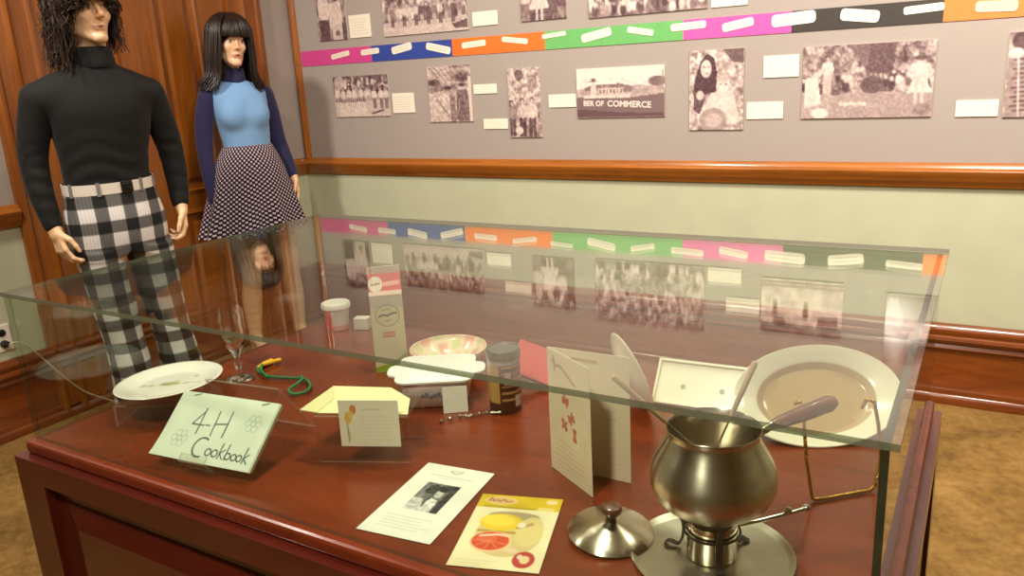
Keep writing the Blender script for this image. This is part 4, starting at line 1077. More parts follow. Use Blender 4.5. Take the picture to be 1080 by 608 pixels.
def dense_profile(p, n=4):
    o = []; p3 = [Vector((a, b, 0)) for a, b in p]
    return [(max(v.x, .0001), v.y) for v in spline(p3, n)]
MB().lathe(dense_profile(pp), 96).build('pot_body', m_steel, pot, smooth=60)
hd = Vector((3.36 - FX, -2.44 - FY, 0)).normalized()
hs = hd * .0622 + Vector((0, 0, .088)); hm = hd * .088 + Vector((0, 0, .098)); he = hd * .185 + Vector((0, 0, .114))
MB().tube([hs, hm], .0055, 16).build('handle_ferrule', m_chrome, pot, smooth=50)
MB().tube([hm, hm.lerp(he, .1), hm.lerp(he, .5), hm.lerp(he, .9), he], [.006, .0085, .011, .0115, .007], 16).build('handle', m_walnut, pot, smooth=60)
lid = thing('pot_lid', 'steel fondue lid with a wooden knob lying on the deck beside the tray', 'lid', (3.100, -2.588, ZB))
LM = Matrix.Translation((0, 0, .0075)) @ Matrix.Rotation(R(4), 4, Vector((.5, .85, 0)))
MB().lathe([(.0001, .0165), (.016, .016), (.035, .0125), (.052, .0065), (.0585, .0022), (.0605, .0), (.0595, -.0015), (.057, .0008), (.05, .0048), (.034, .011), (.016, .0145), (.0001, .015)], 80, M=LM).build('lid_shell', m_steel, lid, smooth=45)
MB().lathe([(.0001, .0166), (.008, .0166), (.007, .022), (.010, .027), (.0145, .031), (.0155, .036), (.013, .0405), (.006, .043), (.0001, .0432)], 32, M=LM).build('knob', m_walnut, lid, smooth=40)
def fork(tip, end, label):
    a, b = Vector(tip), Vector(end); t = thing('fondue_fork', label, 'fork', tuple(a)); d = b - a; L = d.length; u_ = d / L
    s_ = u_.cross(Vector((0, 0, 1))).normalized()
    hs_ = u_ * (L * .6)
    MB().tube([u_ * .02, hs_ + u_ * .01], .0015, 8).tube([u_ * .02, u_ * .014 + s_ * .004, s_ * .004], .0011, 6).tube([u_ * .02, u_ * .014 - s_ * .004, -s_ * .004], .0011, 6).build('shaft', m_chrome, t, smooth=60)
    MB().tube([hs_, hs_ + u_ * .004, hs_ + (d - hs_) * .5, d - u_ * .003, d], [.002, .003, .0036, .004, .0028], 12).build('handle', plain('pale_wood_handle', (186, 160, 122), .5), t, smooth=60)
    return t
fork((3.272, -2.546, ZB + .092), (3.134, -2.646, ZB + .266), 'fondue fork leaning towards the menu in the steel pot')
fork((3.218, -2.589, ZB + .082), (3.283, -2.545, ZB + .2715), 'fondue fork leaning towards the platter in the steel pot')

# ---- two printed sheets lying flat
def flat(name, cv, corners, label, cat, z):
    bl, tl, tr_, br = [Vector((x, y, ZB + z)) for x, y in corners]
    c = (bl + tl + tr_ + br) / 4; xd_ = ((br - bl) + (tr_ - tl)).normalized(); ud_ = ((tl - bl) + (tr_ - br)); ud_ = (ud_ - xd_ * ud_.dot(xd_)); w = ((br - bl).length + (tr_ - tl).length) / 2; h = ud_.length / 2; ud_.normalize()
    o = print_board(name, cv, w, h, .0007, [m_page, m_paper], M=frame_M(c, xd_, ud_)); return tag(o, label, cat)
cv = Canvas(110, 180, (228, 226, 212), .61, seed=21); cv.noise(3, (6, 8))
cv.line([(.42 + .18 * k / 12, .07 + .03 * math.sin(k * PI / 12)) for k in range(13)], .006, (150, 150, 144)); cv.line([(.44, .065), (.58, .06)], .005, (170, 170, 164)); cv.line([(.2, .16), (.8, .16)], .006, (190, 190, 180)); cv.line([(.3, .19), (.7, .19)], .005, (200, 200, 190))
cv.rect(.27, .27, .75, .66, (90, 90, 86)); cv.poly([(.36, .27), (.5, .27), (.46, .5), (.3, .6), (.27, .4)], (120, 120, 116)); cv.poly([(.27, .5), (.42, .5), (.5, .66), (.27, .66)], (190, 190, 182)); cv.ell(.56, .4, .06, .07, (180, 180, 172)); cv.ell(.42, .36, .08, .07, (60, 60, 58)); cv.poly([(.5, .47), (.62, .5), (.64, .66), (.48, .66)], (206, 206, 198)); cv.rect(.66, .27, .75, .66, (44, 44, 44)); cv.ell(.58, .33, .1, .05, (50, 50, 50))
m_ = (cv.u > .27) & (cv.u < .75) & (cv.v > .27) & (cv.v < .66); cv.noise(30, (26, 40), m_)
cv.textlines(.18, .82, .74, .92, 5, (196, 198, 190), .006, .3)
flat('programme_sheet', cv, [(2.752, -2.735), (2.741, -2.522), (2.857, -2.507), (2.884, -2.722)], 'white printed sheet with a black and white photograph lying on the deck', 'printed sheet', .0008)
cv = Canvas(120, 150, (232, 220, 176), .7, seed=22)
cv.rect(0, 0, 1, .2, (206, 176, 30)); cv.noise(7, (6, 6)); cv.ell(.27, .085, .2, .06, (230, 196, 130)); cv.ell(.27, .085, .18, .045, (214, 170, 116))
cv.line([(.12, .1), (.14, .05), (.18, .1), (.22, .08), (.26, .1), (.3, .065), (.34, .1), (.4, .09)], .008, (164, 116, 84)); cv.ell(.88, .06, .07, .035, (234, 206, 150)); cv.line([(.1, .18), (.7, .185)], .012, (172, 148, 20)); cv.rect(.74, .15, .94, .2, (230, 206, 120))
cv.ell(.52, .55, .38, .3, (206, 184, 130)); cv.ell(.5, .3, .3, .06, (172, 154, 118)); cv.ell(.38, .4, .25, .12, (224, 190, 50)); cv.ell(.35, .38, .2, .08, (232, 204, 70)); cv.ell(.74, .5, .16, .2, (216, 196, 130)); cv.line([(.6, .46), (.74, .4)], .02, (176, 150, 96)); cv.ell(.63, .42, .05, .04, (234, 214, 180)); cv.rect(.15, .52, .6, .545, (176, 140, 40))
cv.ell(.36, .67, .24, .14, (226, 190, 140)); cv.ell(.35, .66, .21, .12, (206, 74, 44)); cv.ell(.3, .63, .12, .06, (216, 100, 66)); cv.line([(.22, .6), (.4, .57), (.54, .58)], .015, (234, 190, 160))
for k in range(5): cv.line([(.35, .66), (.35 + .19 * math.cos(.7 * k + .3), .66 + .1 * math.sin(.7 * k + .3))], .006, (224, 120, 80))
cv.ell(.62, .76, .08, .03, (226, 190, 160)); cv.ell(.79, .86, .12, .1, (180, 60, 54)); cv.ell(.8, .86, .055, .05, (224, 200, 150)); cv.ell(.74, .83, .03, .03, (230, 200, 180)); cv.textlines(.08, .55, .9, .97, 2, (206, 196, 156), .006)
flat('recipe_leaflet', cv, [(2.930, -2.751), (2.876, -2.570), (2.998, -2.533), (3.052, -2.713)], 'yellow topped recipe leaflet picturing lemon and grapefruit on the deck', 'leaflet', .0008)
# ================================================================== MANNEQUINS
SKIN = np.array((226, 186, 146.)); SKINW = np.array((228, 184, 150.))
m_skin = attr_mat('mannequin_skin', .42, .15, .4, bmp=0)
def hairmat(name, dark, light, rough=.38):
    m, nt, out = new_mat(name); b = pbsdf(nt, out, dark, rough, spec=.5 if rough < .5 else .25)
    n = noise(nt, tex(nt, 'Object', (30, 30, 5)), 3, 4); nt.links.new(ramp(nt, n, [(.35, dark), (.75, light)]), b.inputs['Base Color']); return m

def head_prims(v, M, s=1.0, fem=False):
    S = M @ Matrix.Scale(s, 4); k = .018
    e = lambda c, r, kk=k, sub=False, rot=(0, 0, 0): v.ell(c, tuple(x * s for x in r), rot, kk * s, sub, S_nos(c, M, s))
    def S_nos(c, M, s): return M @ Matrix.Translation(Vector(c) * (s - 1))
    jw = .9 if fem else 1.0
    e((0, .010 if fem else .014, .150), (.074, .094, .085)); e((0, -.018, .085), (.058 if not fem else .0565, .066, .082)); e((0, -.070, .019), (.02 * jw, .018, .017))
    for q in (-1, 1):
        v.cap((q * .050 * jw, .004, .055), (q * .012, -.066, .016), .017 * s, .014 * s, .016, M=S)
        e((q * (.036 if fem else .039), -.058, .096), (.02, .019, .02)); e((q * .074, .012, .115), (.008, .017, .03), .006)
        e((q * .031, -.096 if fem else -.092, .124), (.014, .012, .0085) if fem else (.016, .013, .0095), .012, True)
    v.cap((-.03, -.0775, .143), (.03, -.0775, .143), (.009 if fem else .0115) * s, (.009 if fem else .0115) * s, .012, M=S)
    nq = .8 if fem else 1
    v.cap((0, -.082, .130), (0, -.102 + .008 * (1 - nq) * 5 * .7, .093), .0075 * s * nq, .0105 * s * nq, .010, M=S)
    for q in (-1, 1): e((q * .010, -.094, .087), (.0075, .008, .0065), .005)
    for q in (-1, 1): e((q * .031, -.0735, .1225), (.0115, .0115, .0105), .003)
    f = 1.15 if fem else 1
    v.cap((-.017, -.079, .057), (0, -.0885, .0595), .0045 * s * f, .0055 * s * f, .005, M=S); v.cap((.017, -.079, .057), (0, -.0885, .0595), .0045 * s * f, .0055 * s * f, .005, M=S)
    v.cap((-.013, -.080, .048), (.013, -.080, .048), .0055 * s * f, .0055 * s * f, .005, M=S)

def hand_prims(v, w, f, t, p, s=1.0, curl=(18, 34, 28)):
    w, f, t, p = Vector(w), Vector(f).normalized(), Vector(t), Vector(p)
    t = (t - f * t.dot(f)).normalized(); p0 = p; p = f.cross(t); p = p if p.dot(p0) > 0 else -p
    k = .004
    for i in range(4):
        off = .030 - .0195 * i; kn = w + f * (.086 - .004 * abs(i - 1)) * s + t * off * s
        v.cap(w + t * off * .55 * s, kn, .0135 * s, .0105 * s, .012)
        L = [(.042, .027, .021), (.046, .030, .022), (.043, .028, .021), (.034, .022, .018)][i]; a = 0; q = kn; rad = [.0092, .0086, .0078, .0066]
        for j in range(3):
            a += R(curl[j] * (1 + .12 * i)); d = f * math.cos(a) + p * math.sin(a) + t * (.05 - .035 * i); n = q + d * L[j] * s
            v.cap(q, n, rad[j] * s, rad[j + 1] * s, k); q = n
    b = w + f * .022 * s + t * .022 * s; m = b + (f * .62 + t * .62 + p * .35).normalized() * .044 * s; e = m + (f * .9 + t * .15 + p * .35).normalized() * .032 * s; g = e + (f * .95 + p * .3).normalized() * .022 * s
    v.cap(b, m, .0135 * s, .0105 * s, .010); v.cap(m, e, .0105 * s, .009 * s, k); v.cap(e, g, .009 * s, .0072 * s, k)
    v.cap(w - f * .03 * s, w + f * .02 * s, .026 * s, .022 * s, .015)

def face_paint(M, s, base, lips, brow, eye_l=True):
    Mi = np.array((M @ Matrix.Scale(s, 4)).inverted())
    def fn(V):
        P = V @ Mi[:3, :3].T + Mi[:3, 3]; c = np.tile(base, (len(V), 1)).astype(float)
        x, y, z = np.abs(P[:, 0]), P[:, 1], P[:, 2]; front = y < -.055
        def blend(m, col): 
            m = np.clip(m, 0, 1)[:, None] * front[:, None]; return c * (1 - m) + np.array(col) * m
        c = blend(1.5 - np.sqrt((x / .034) ** 2 + ((z - .098) / .03) ** 2) * 1.2, base * np.array((1, .93, .9)))
        c = blend(2.2 - 2 * np.sqrt((x / .021) ** 2 + ((z - .0535) / .0085) ** 2), lips)
        c = blend((1.6 - 1.6 * np.sqrt((x / .019) ** 2 + ((z - .0535) / .0014) ** 2)) * .7, np.array(lips) * .6)
        bz = .1435 + .003 * np.cos((x - .03) * 60)
        c = blend(2 - 2 * np.sqrt(((x - .031) / .019) ** 2 + ((z - bz) / .004) ** 2), brow)
        c = blend(2.2 - 2 * np.sqrt(((x - .031) / .0135) ** 2 + ((z - .1225) / .006) ** 2), (225, 215, 205))
        c = blend(2.4 - 2 * np.sqrt(((x - .031) / .0056) ** 2 + ((z - .1225) / .0058) ** 2), (46, 34, 30))
        c = blend(2 - 2 * np.sqrt(((x - .031) / .0165) ** 2 + ((z - .1295) / .0026) ** 2), (40, 28, 26))
        return c
    return fn

def strands(paths, r0, r1, n=5):
    g = MB()
    for p in paths:
        N = len(p); g.tube(p, [r0 + (r1 - r0) * (i / (N - 1)) ** 1.6 if i else r0 * .6 for i in range(N)], n)
    return g

PHI = -20
# ---------------------------------------------------------------- man
man = thing('mannequin', 'male mannequin with shaggy brown hair, black turtleneck and checked trousers', 'mannequin', (.583, -1.624, 0), R(90 + PHI))
HM = Matrix.Translation((.012, -.018, 1.583)) @ Matrix.Rotation(R(17), 4, 'Z') @ Matrix.Rotation(R(-3), 4, 'X')
v = Vol(.004, .02)
head_prims(v, HM, 1.02)
v.chain([(.0, .02, 1.44), (.008, .012, 1.52), (.018, .004, 1.62)], [.06, .055, .052])
v.loft([(.90, .14, .09, -.01, 0), (1.08, .14, .085, -.01, 0), (1.28, .15, .09, 0, 0), (1.38, .14, .08, 0, 0), (1.45, .08, .06, 0, .01)], .03)
WL, WR = (-.232, -.02, .945), (.238, -.015, .968)
v.limb([(-.19, .01, 1.375), (-.24, .035, 1.185), WL], [.045, .034, .024]); v.limb([(.19, .01, 1.375), (.245, .035, 1.19), WR], [.045, .034, .024])
hand_prims(v, (-.230, -.026, .925), (.10, -.22, -.97), (.25, -.95, .1), (.95, .1, .1), 1.0, (22, 36, 30))
hand_prims(v, (.238, -.02, .948), (-.02, -.12, -.99), (-.15, -.98, .1), (-.95, .1, .1), .98, (24, 42, 34))
for hx, kx, fx in ((-.085, -.07, -.045), (.075, .115, .148)):
    v.chain([(hx, .0, .88), (kx, -.005, .5), (fx, .02, .08)], [.075, .05, .036]); v.cap((fx, .035, .04), (fx, -.15, .025), .036, .024); v.ell((fx, -.05, .012), (.04, .13, .012))
vol_obj('body', v, m_skin, man, face_paint(HM, 1.02, SKIN, (196, 140, 112), (60, 40, 28)))

m_blk = plain('black_knit', (15, 14, 14), .8, spec=.3, bmp=.25, vscale=420, sheen=.04)
v = Vol(.005, .035)
v.loft([(1.045, .154, .104, -.012, 0), (1.09, .153, .104, -.012, 0), (1.18, .158, .108, -.008, 0), (1.28, .174, .116, 0, 0), (1.35, .182, .118, 0, 0), (1.40, .178, .112, 0, .005), (1.44, .164, .1, 0, .01), (1.475, .132, .088, .004, .01), (1.505, .094, .078, .006, .01), (1.53, .072, .072, .006, .01)], .035, 2.2)
v.cap((-.12, .012, 1.418), (-.19, .012, 1.398), .07, .062, .04); v.cap((.12, .012, 1.418), (.19, .012, 1.398), .07, .062, .04)
v.limb([(-.19, .012, 1.398), (-.222, .03, 1.29), (-.243, .035, 1.18), (-.244, .01, 1.06), WL], [.062, .055, .048, .042, .034]); v.limb([(.19, .012, 1.398), (.224, .03, 1.29), (.247, .035, 1.185), (.248, .012, 1.07), WR], [.062, .055, .048, .042, .034])
rs = random.Random(3)
def wrinkles(V):
    n = .0022 * np.sin(V[:, 2] * 95 + np.sin(V[:, 0] * 22) * 2.0 + V[:, 1] * 30) * np.clip(1.3 - np.abs(V[:, 2] - 1.1) * 6, 0, 1) + .0018 * np.sin(V[:, 2] * 120 + V[:, 1] * 60) * np.exp(-((V[:, 2] - 1.19) / .05) ** 2) * (np.abs(V[:, 0]) > .2)
    V = V.copy(); V[:, 1] += np.sign(V[:, 1]) * n; return V
vol_obj('turtleneck_sweater', v, m_blk, man, warp=wrinkles)
g = MB(); cs = [(.072, 1.502), (.070, 1.515), (.067, 1.54), (.066, 1.570), (.0685, 1.576), (.0715, 1.572), (.074, 1.555), (.0785, 1.525), (.081, 1.510), (.078, 1.500)]
g.lathe([(r, z) for r, z in cs], 40, M=Matrix.Translation((.010, .002, 0)), caps=False)
g.build('rolled_collar', m_blk, man, smooth=60)

LC = lambda z: np.interp(z, [0, .3, .55, .88], [-.045, -.05, -.07, -.092]); RC = lambda z: np.interp(z, [0, .3, .55, .88], [.152, .142, .115, .082])
v = Vol(.0042, .03)
v.loft([(.80, .175, .118, -.008, 0), (.88, .182, .13, -.008, 0), (.95, .180, .130, -.01, 0), (1.02, .166, .118, -.012, 0), (1.062, .160, .112, -.012, 0)], .03, 2.2)
for C_ in (LC, RC):
    v.loft([(.035, .098, .125, float(C_(.03)), .0), (.15, .09, .112, float(C_(.15)), 0), (.3, .080, .095, float(C_(.3)), 0), (.45, .074, .085, float(C_(.45)), 0), (.55, .078, .088, float(C_(.55)), 0), (.7, .086, .102, float(C_(.7)), 0), (.82, .091, .115, float(C_(.82)), 0)], .025, 2.2)
v.ell((.0, -.02, .72), (.014, .2, .10), sub=True, k=.02)
def plaid(V):
    x, y, z = V.T; cl, cr = LC(z), RC(z); mid = (cl + cr) / 2; w = np.clip((.86 - z) / .1, 0, 1)
    sh = np.where(x < mid, cl - (-.092), cr - .082) * w
    ang = x - sh + .0; P = .098
    # follow the cloth round the sides
    ang = ang + np.sign(x) * np.clip(y + .06, 0, .2) * .8
    a = ((ang + .030) / P) % 1.0; b = ((z - .02 * x) / P + .12) % 1.0
    A = np.clip((.235 - np.abs(a - .5)) / .03 + .5, 0, 1); B = np.clip((.235 - np.abs(b - .5)) / .03 + .5, 0, 1)
    g = 208 * (1 - A) * (1 - B) + 92 * (A * (1 - B) + B * (1 - A)) + 20 * A * B
    g = g + 9 * np.sin(ang / P * 2 * PI * 9) * (1 - A * B)
    return np.stack([g, g * .985, g * .975], 1)
vol_obj('checked_trousers', v, attr_mat('checked_wool', .85, bmp=.2), man, plaid)
def oval_ring(a, b, cx, z0, z1, t, n=72, e=2.2):
    g = MB(); vs = []; fs = []
    for rr, z in ((0, z0), (t, z0), (t, z1), (0, z1)):
        for k in range(n):
            th = 2 * PI * k / n; c, s = math.cos(th), math.sin(th); q = (abs(c) ** e + abs(s) ** e) ** (-1 / e)
            vs.append((cx + (a + rr) * c * q, (b + rr) * s * q, z + (.006 * math.sin(th * 1 + .5))))
    for i in range(4):
        for k in range(n): l = (k + 1) % n; j = (i + 1) % 4; fs.append((i * n + k, i * n + l, j * n + l, j * n + k))
    return g.add(vs, fs)
bl = oval_ring(.161, .113, -.012, 1.046, 1.086, .004).build('belt', plain('white_vinyl_belt', (214, 206, 194), .4), man, smooth=40)
MB().box((.002, -.1235, 1.043), (.044, -.1165, 1.083)).box((.009, -.1255, 1.050), (.037, -.1225, 1.076)).build('buckle', plain('black_buckle', (18, 17, 17), .3), bl, bevel=.002)
m_loop = plain('grey_belt_loop', (120, 116, 114), .85)
for th in (-150, -112, -58, -30):
    c, s = math.cos(R(th)), math.sin(R(th)); q = (abs(c) ** 2.2 + abs(s) ** 2.2) ** (-1 / 2.2); px, py = -.012 + .1675 * c * q, .1195 * s * q
    zo = .006 * math.sin(R(th) + .5)
    MB().box((-.0065, -.002, 1.04), (.0065, .002, 1.091), M=Matrix.Translation((px, py, zo)) @ Matrix.Rotation(R(th + 90), 4, 'Z')).build('belt_loop', m_loop, man, bevel=.001)

# shaggy wig
m_hm = hairmat('brown_shag_hair', (26, 17, 12), (66, 44, 30), .55)
rs = random.Random(11); paths = []
C0 = Vector((0, .016, .15)); rad = Vector((.084, .104, .096))
def scalp(th, ph, k=1.0): return Vector((C0.x + rad.x * k * math.sin(ph) * math.sin(th), C0.y - rad.y * k * math.sin(ph) * math.cos(th), C0.z + rad.z * k * math.cos(ph)))
for i in range(2300):
    th = rs.uniform(-PI, PI); front = abs(th) < R(38)
    ph0 = rs.uniform(0, 1.1); layer = rs.uniform(1.02, 1.30)
    if front: zend = rs.uniform(.140, .172); layer = min(layer, 1.16)
    elif abs(th) < R(72): zend = rs.uniform(.10, .16)
    else: zend = rs.uniform(-.09, .09) if th < 0 or abs(th) > 2.2 else rs.uniform(-.03, .10)
    if th > 0: layer = 1 + (layer - 1) * .7
    pts = []; w1, w2, w3 = rs.uniform(0, 6), rs.uniform(0, 6), rs.uniform(9, 17); amp = rs.uniform(.007, .022); drift = rs.uniform(-.4, .4)
    if front: drift *= .6
    L = 14
    for k in range(L):
        t = k / (L - 1); ph = ph0 + (PI / 2 * 1.02 - ph0) * min(1, t * 1.7)
        p = scalp(th + drift * t, ph, 1 + (layer - 1) * min(1, t * 2.5 + .15))
        if ph >= PI / 2 * .99:
            s_ = (t - 1 / 1.7) / (1 - 1 / 1.7); p.z = C0.z + (zend - C0.z) * s_; f = 1 + (.22 * (layer - 1) + (.22 * s_ if th < 0 else .05)) * s_; p.x *= f
            if not front: p.y = C0.y + (p.y - C0.y) * (1 + .05 * s_)
        if front: p.z = max(p.z, zend)
        q_ = amp * min(1, t * 1.4) * (.6 if front else 1)
        p += Vector((math.sin(w1 + t * w3), math.cos(w2 + t * w3 * .9), .7 * math.sin(w2 + t * w3))) * q_
        pts.append(p)
    paths.append(pts)
wg = strands(paths, .0031, .0009, 4)
wv = wg.build('wig', m_hm, man, smooth=80, M=HM @ Matrix.Scale(1.03, 4))
v = Vol(.006, .02); v.ell((0, .022, .155), (.086, .104, .094)); v.cap((0, .055, .12), (0, .075, .02), .075, .06)
v.ell((0, -.125, .06), (.075, .085, .095), sub=True, k=.02)
vol_obj('wig_cap', v, plain('wig_cap_brown', (24, 15, 11), .7), wv)

# ---------------------------------------------------------------- woman
wom = thing('mannequin', 'female mannequin in a blue top with navy sleeves and dotted mini skirt', 'mannequin', (.223, -.647, 0), R(90 + PHI))
HW = Matrix.Translation((-.010, -.022, 1.503)) @ Matrix.Rotation(R(0), 4, 'Z') @ Matrix.Rotation(R(4), 4, 'Y')
v = Vol(.004, .02)
head_prims(v, HW, .95, True)
v.chain([(.005, .02, 1.38), (.0, .012, 1.44), (-.004, .0, 1.55)], [.05, .044, .044])
v.loft([(.80, .13, .1, .015, 0), (.95, .14, .1, .02, 0), (1.1, .10, .07, .022, 0), (1.28, .115, .08, .01, 0), (1.36, .11, .065, .004, 0), (1.41, .05, .045, .004, .01)], .03)
WL, WR = (-.190, -.02, .858), (.243, -.01, .94)
v.limb([(-.15, .005, 1.34), (-.185, .025, 1.11), WL], [.034, .028, .021]); v.limb([(.155, .005, 1.34), (.2, .025, 1.13), WR], [.034, .028, .021])
hand_prims(v, (-.189, -.025, .842), (.06, -.16, -.98), (.25, -.95, .1), (.95, .1, .1), .88, (14, 24, 20))
hand_prims(v, (.245, -.014, .924), (.04, -.14, -.98), (-.15, -.98, .1), (-.95, .1, .1), .88, (14, 24, 20))
for hx, kx, ax in ((-.055, -.055, -.065), (.10, .165, .190)):
    v.limb([(hx, 0, .82), (kx * .6 + hx * .4, -.006, .66), (kx, -.012, .48), (kx, .0, .40), (kx * .4 + ax * .6, .018, .29), (ax, .028, .10)], [.080, .068, .051, .047, .049, .031])
    v.chain([(ax, .03, .09), (ax, -.045, .055), (ax, -.115, .022), (ax, -.155, .015)], [.03, .027, .022, .013]); v.cap((ax, .045, .03), (ax, .03, .08), .026, .028); v.ell((ax, -.11, .012), (.032, .05, .012))
vol_obj('body', v, m_skin, wom, face_paint(HW, .95, SKINW, (192, 104, 92), (50, 32, 26)))
m_navy = plain('navy_knit', (38, 36, 74), .8, spec=.25, bmp=.2, vscale=420, sheen=.15)
m_lblue = plain('sky_blue_knit', (118, 160, 206), .8, spec=.25, bmp=.2, vscale=420, sheen=.15)
v = Vol(.0045, .03)
v.loft([(1.07, .120, .088, .022, 0), (1.11, .119, .087, .022, 0), (1.19, .127, .093, .018, 0), (1.28, .140, .1, .01, 0), (1.345, .148, .098, .004, 0), (1.385, .146, .085, .004, .004), (1.412, .115, .072, .003, .008), (1.435, .062, .056, .002, .01)], .03)
for q in (-1, 1): v.ell((q * .062 + .006, -.066, 1.268), (.054, .044, .054), k=.045)
vol_obj('knit_top', v, m_lblue, wom)
for s_, pts in ((-1, [(-.142, .006, 1.362), (-.172, .02, 1.25), (-.187, .025, 1.11), (-.192, .005, .98), WL]), (1, [(.147, .006, 1.364), (.178, .02, 1.26), (.2, .025, 1.13), (.222, .008, 1.03), WR])):
    v = Vol(.0045, .02); v.limb(pts, [.047, .043, .039, .034, .028]); vol_obj('sleeve', v, m_navy, wom)
g = MB(); g.lathe([(.051, 1.418), (.0535, 1.43), (.051, 1.46), (.0495, 1.488), (.052, 1.493), (.0545, 1.488), (.0565, 1.46), (.060, 1.43), (.060, 1.417)], 40, M=Matrix.Translation((-.001, .006, 0)), caps=False)
g.build('rolled_collar', m_navy, wom, smooth=60)
# flared skirt
nu, nv = 160, 36; vs = []; fs = []; cols = []
def skirt_pt(k, j, off=0):
    th = 2 * PI * k / nu; t = j / (nv - 1); z = 1.118 - .445 * t - .012 * t * math.sin(th)
    a = .122 + (.255 - .122) * (t ** .85); b = .089 + (.20 - .089) * (t ** .8)
    a += .018 * math.sin(min(1, t * 3) * PI / 2); b += .012 * math.sin(min(1, t * 3) * PI / 2)
    if math.sin(th) > 0: b *= 1 - .38 * t
    f = 1 + t * t * (.085 * math.sin(9 * th + .6) + .035 * math.sin(14 * th + 2)) ; f -= off
    return Vector((.020 - .028 * t + a * f * math.cos(th), b * f * math.sin(th) - .004, z + .006 * t * math.sin(7 * th + .6)))
for off in (0, .012):
    for j in range(nv):
        for k in range(nu): vs.append(skirt_pt(k, j, off))
for lay in (0, 1):
    o_ = lay * nu * nv
    for j in range(nv - 1):
        for k in range(nu):
            l = (k + 1) % nu; q = (o_ + j * nu + k, o_ + j * nu + l, o_ + (j + 1) * nu + l, o_ + (j + 1) * nu + k); fs.append(q if lay else q[::-1])
for j in (0, nv - 1):
    for k in range(nu): l = (k + 1) % nu; fs.append((j * nu + k, j * nu + l, nu * nv + j * nu + l, nu * nv + j * nu + k))
def skirt_mat():
    m, nt, out = new_mat('dotted_skirt_cloth'); b = pbsdf(nt, out, (40, 34, 54), .85, spec=.2)
    a = nt.nodes.new('ShaderNodeAttribute'); a.attribute_name = 'cloth'
    sp = nt.nodes.new('ShaderNodeSeparateXYZ'); nt.links.new(a.outputs['Vector'], sp.inputs[0])
    P = .0245
    def dot(dx, dy):
        x = mathn(nt, 'SUBTRACT', mathn(nt, 'FRACT', mathn(nt, 'ADD', mathn(nt, 'MULTIPLY', sp.outputs[0], 1 / P), dx)), .5)
        y = mathn(nt, 'SUBTRACT', mathn(nt, 'FRACT', mathn(nt, 'ADD', mathn(nt, 'MULTIPLY', sp.outputs[1], 1 / P), dy)), .5)
        return mathn(nt, 'MAXIMUM', mathn(nt, 'ABSOLUTE', x), mathn(nt, 'ABSOLUTE', y))
    d = mathn(nt, 'MINIMUM', dot(0, 0), dot(.5, .5))
    f = mathn(nt, 'LESS_THAN', d, .19)
    mx = nt.nodes.new('ShaderNodeMix'); mx.data_type = 'RGBA'; nt.links.new(f, mx.inputs[0]); mx.inputs[6].default_value = lin((28, 24, 44)); mx.inputs[7].default_value = lin((196, 176, 180))
    nt.links.new(mx.outputs[2], b.inputs['Base Color']); return m
sk = MB().add(vs, fs).build('flared_skirt', skirt_mat(), wom, smooth=80)
at = sk.data.attributes.new('cloth', 'FLOAT_VECTOR', 'CORNER'); buf = []
for p in sk.data.polygons:
    ks = [(vi % (nu * nv)) % nu for vi in p.vertices]; wrap = max(ks) - min(ks) > nu // 2
    for vi in p.vertices:
        k = (vi % (nu * nv)) % nu; j = (vi % (nu * nv)) // nu
        if wrap and k < nu // 2: k += nu
        buf += [k / nu * 1.11, j / (nv - 1) * .47, 0]
at.data.foreach_set('vector', buf)
# smooth flipped bob with a full fringe
m_hw = hairmat('dark_bob_hair', (17, 10, 8), (50, 30, 21))
rs = random.Random(5); paths = []
rad = Vector((.093, .106, .104)); C0 = Vector((0, .014, .140))
for i in range(900):
    th = rs.uniform(-PI, PI); ath = abs(th); front = ath < R(44); layer = rs.uniform(1.03, 1.22)
    ph0 = rs.uniform(.0, .5); L = 15; pts = []; zend = rs.uniform(-.165, -.12); j_ = rs.uniform(-.05, .05)
    for k in range(L):
        t = k / (L - 1)
        if front:
            ph = ph0 + (R(89) - ph0) * t; p = scalp(th * (.6 + .4 * t), ph, layer - .03 + .05 * math.sin(t * PI))
        else:
            t1 = min(1, t / .45); ph = ph0 + (PI / 2 - ph0) * t1; p = scalp(th + j_ * t, ph, layer + .03 * math.sin(t1 * PI))
            if t > .45:
                s_ = (t - .45) / .55; p.z = C0.z + (zend - C0.z) * s_
                sp_ = 1 + .10 * math.sin(s_ * PI) + .05 * s_ + (.52 * max(0, s_ - .58) ** 1.25 * 2.6); p.x *= sp_; p.y = C0.y + (p.y - C0.y) * (1 + .06 * s_)
                if s_ > .74: p.z += (s_ - .74) * .16
                if ath < R(75): p.y += .015 * s_
        pts.append(p)
    paths.append(pts)
wv = strands(paths, .0056, .0022, 5).build('wig', m_hw, wom, smooth=80, M=HW @ Matrix.Scale(.97, 4))
v = Vol(.006, .02); v.ell((0, .020, .145), (.085, .1, .1)); v.cap((0, .045, .12), (0, .06, -.02), .08, .075)
v.ell((0, -.12, .045), (.072, .09, .095), sub=True, k=.02)
vol_obj('wig_cap', v, plain('wig_cap_dark', (20, 12, 10), .7), wv)
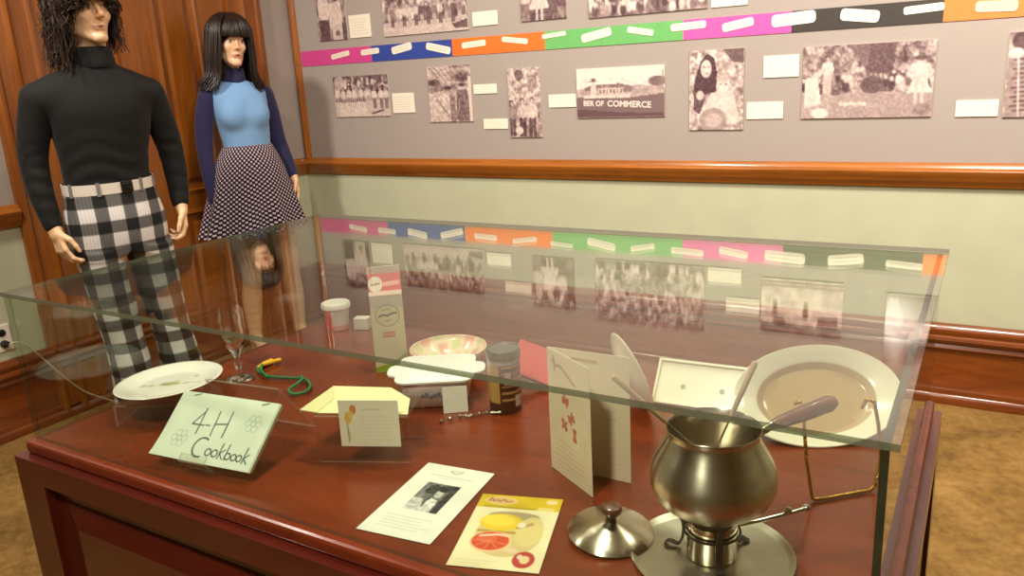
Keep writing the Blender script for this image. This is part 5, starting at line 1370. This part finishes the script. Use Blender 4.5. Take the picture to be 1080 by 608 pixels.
# ================================================================== LIGHT AND CAMERA
def area(name, loc, target, size, power, col=(255, 226, 186), spread=150):
    l = bpy.data.lights.new(name, 'AREA'); l.shape = 'DISK'; l.size = size; l.energy = power; l.color = lin(col)[:3]; l.spread = R(spread)
    o = bpy.data.objects.new(name, l); COL.objects.link(o); o.location = loc
    o.rotation_euler = (Vector(target) - Vector(loc)).to_track_quat('-Z', 'Y').to_euler(); return o
WARM = (255, 244, 228)
area('ceiling_lamp', (3.6, -1.25, 3.0), (3.7, 0, 1.0), .4, 52, WARM)
area('ceiling_lamp', (5.0, -1.4, 3.0), (4.8, 0, 1.0), .4, 32, WARM)
area('ceiling_lamp', (1.9, -1.3, 3.0), (1.8, 0, 1.2), .3, 24, WARM)
area('ceiling_lamp', (.75, -2.9, 3.0), (.55, -.9, 1.0), .25, 40, WARM)
area('ceiling_lamp', (2.7, -2.1, 3.0), (2.7, -2.2, .7), .3, 22, WARM)
area('ceiling_lamp', (2.9, -3.9, 3.0), (2.9, -2.5, .8), .3, 48, WARM)
w = bpy.data.worlds.new('room_air'); w.use_nodes = True; w.node_tree.nodes['Background'].inputs[0].default_value = lin((255, 226, 190)); w.node_tree.nodes['Background'].inputs[1].default_value = .05; SC.world = w

cam = bpy.data.cameras.new('camera'); cam.sensor_width = 36; cam.lens = 839.985 / 1080 * 36; cam.clip_start = .02
co = bpy.data.objects.new('camera', cam); COL.objects.link(co)
yaw, pitch, roll = -.5453, .2633, -.0544
cy_, sy_, cp_, sp_ = math.cos(yaw), math.sin(yaw), math.cos(pitch), math.sin(pitch)
fw = Vector((sy_ * cp_, cy_ * cp_, -sp_)); r_ = Vector((cy_, -sy_, 0)); u_ = r_.cross(fw)
r2 = r_ * math.cos(roll) + u_ * math.sin(roll); u2 = -r_ * math.sin(roll) + u_ * math.cos(roll)
Mc = Matrix((r2, u2, -fw)).transposed().to_4x4(); Mc.translation = (3.5112, -3.4972, 1.40); co.matrix_world = Mc
SC.camera = co
vs_ = SC.view_settings; vs_.view_transform = 'Standard'; vs_.look = 'None'; vs_.exposure = 0; vs_.gamma = 1; vs_.use_curve_mapping = False
SC.cycles.max_bounces = 16; SC.cycles.transparent_max_bounces = 24; SC.cycles.glossy_bounces = 8; SC.cycles.transmission_bounces = 8; SC.cycles.diffuse_bounces = 5
SC.cycles.sample_clamp_indirect = 6; SC.cycles.caustics_reflective = False; SC.cycles.caustics_refractive = False
SC.cycles.use_denoising = True
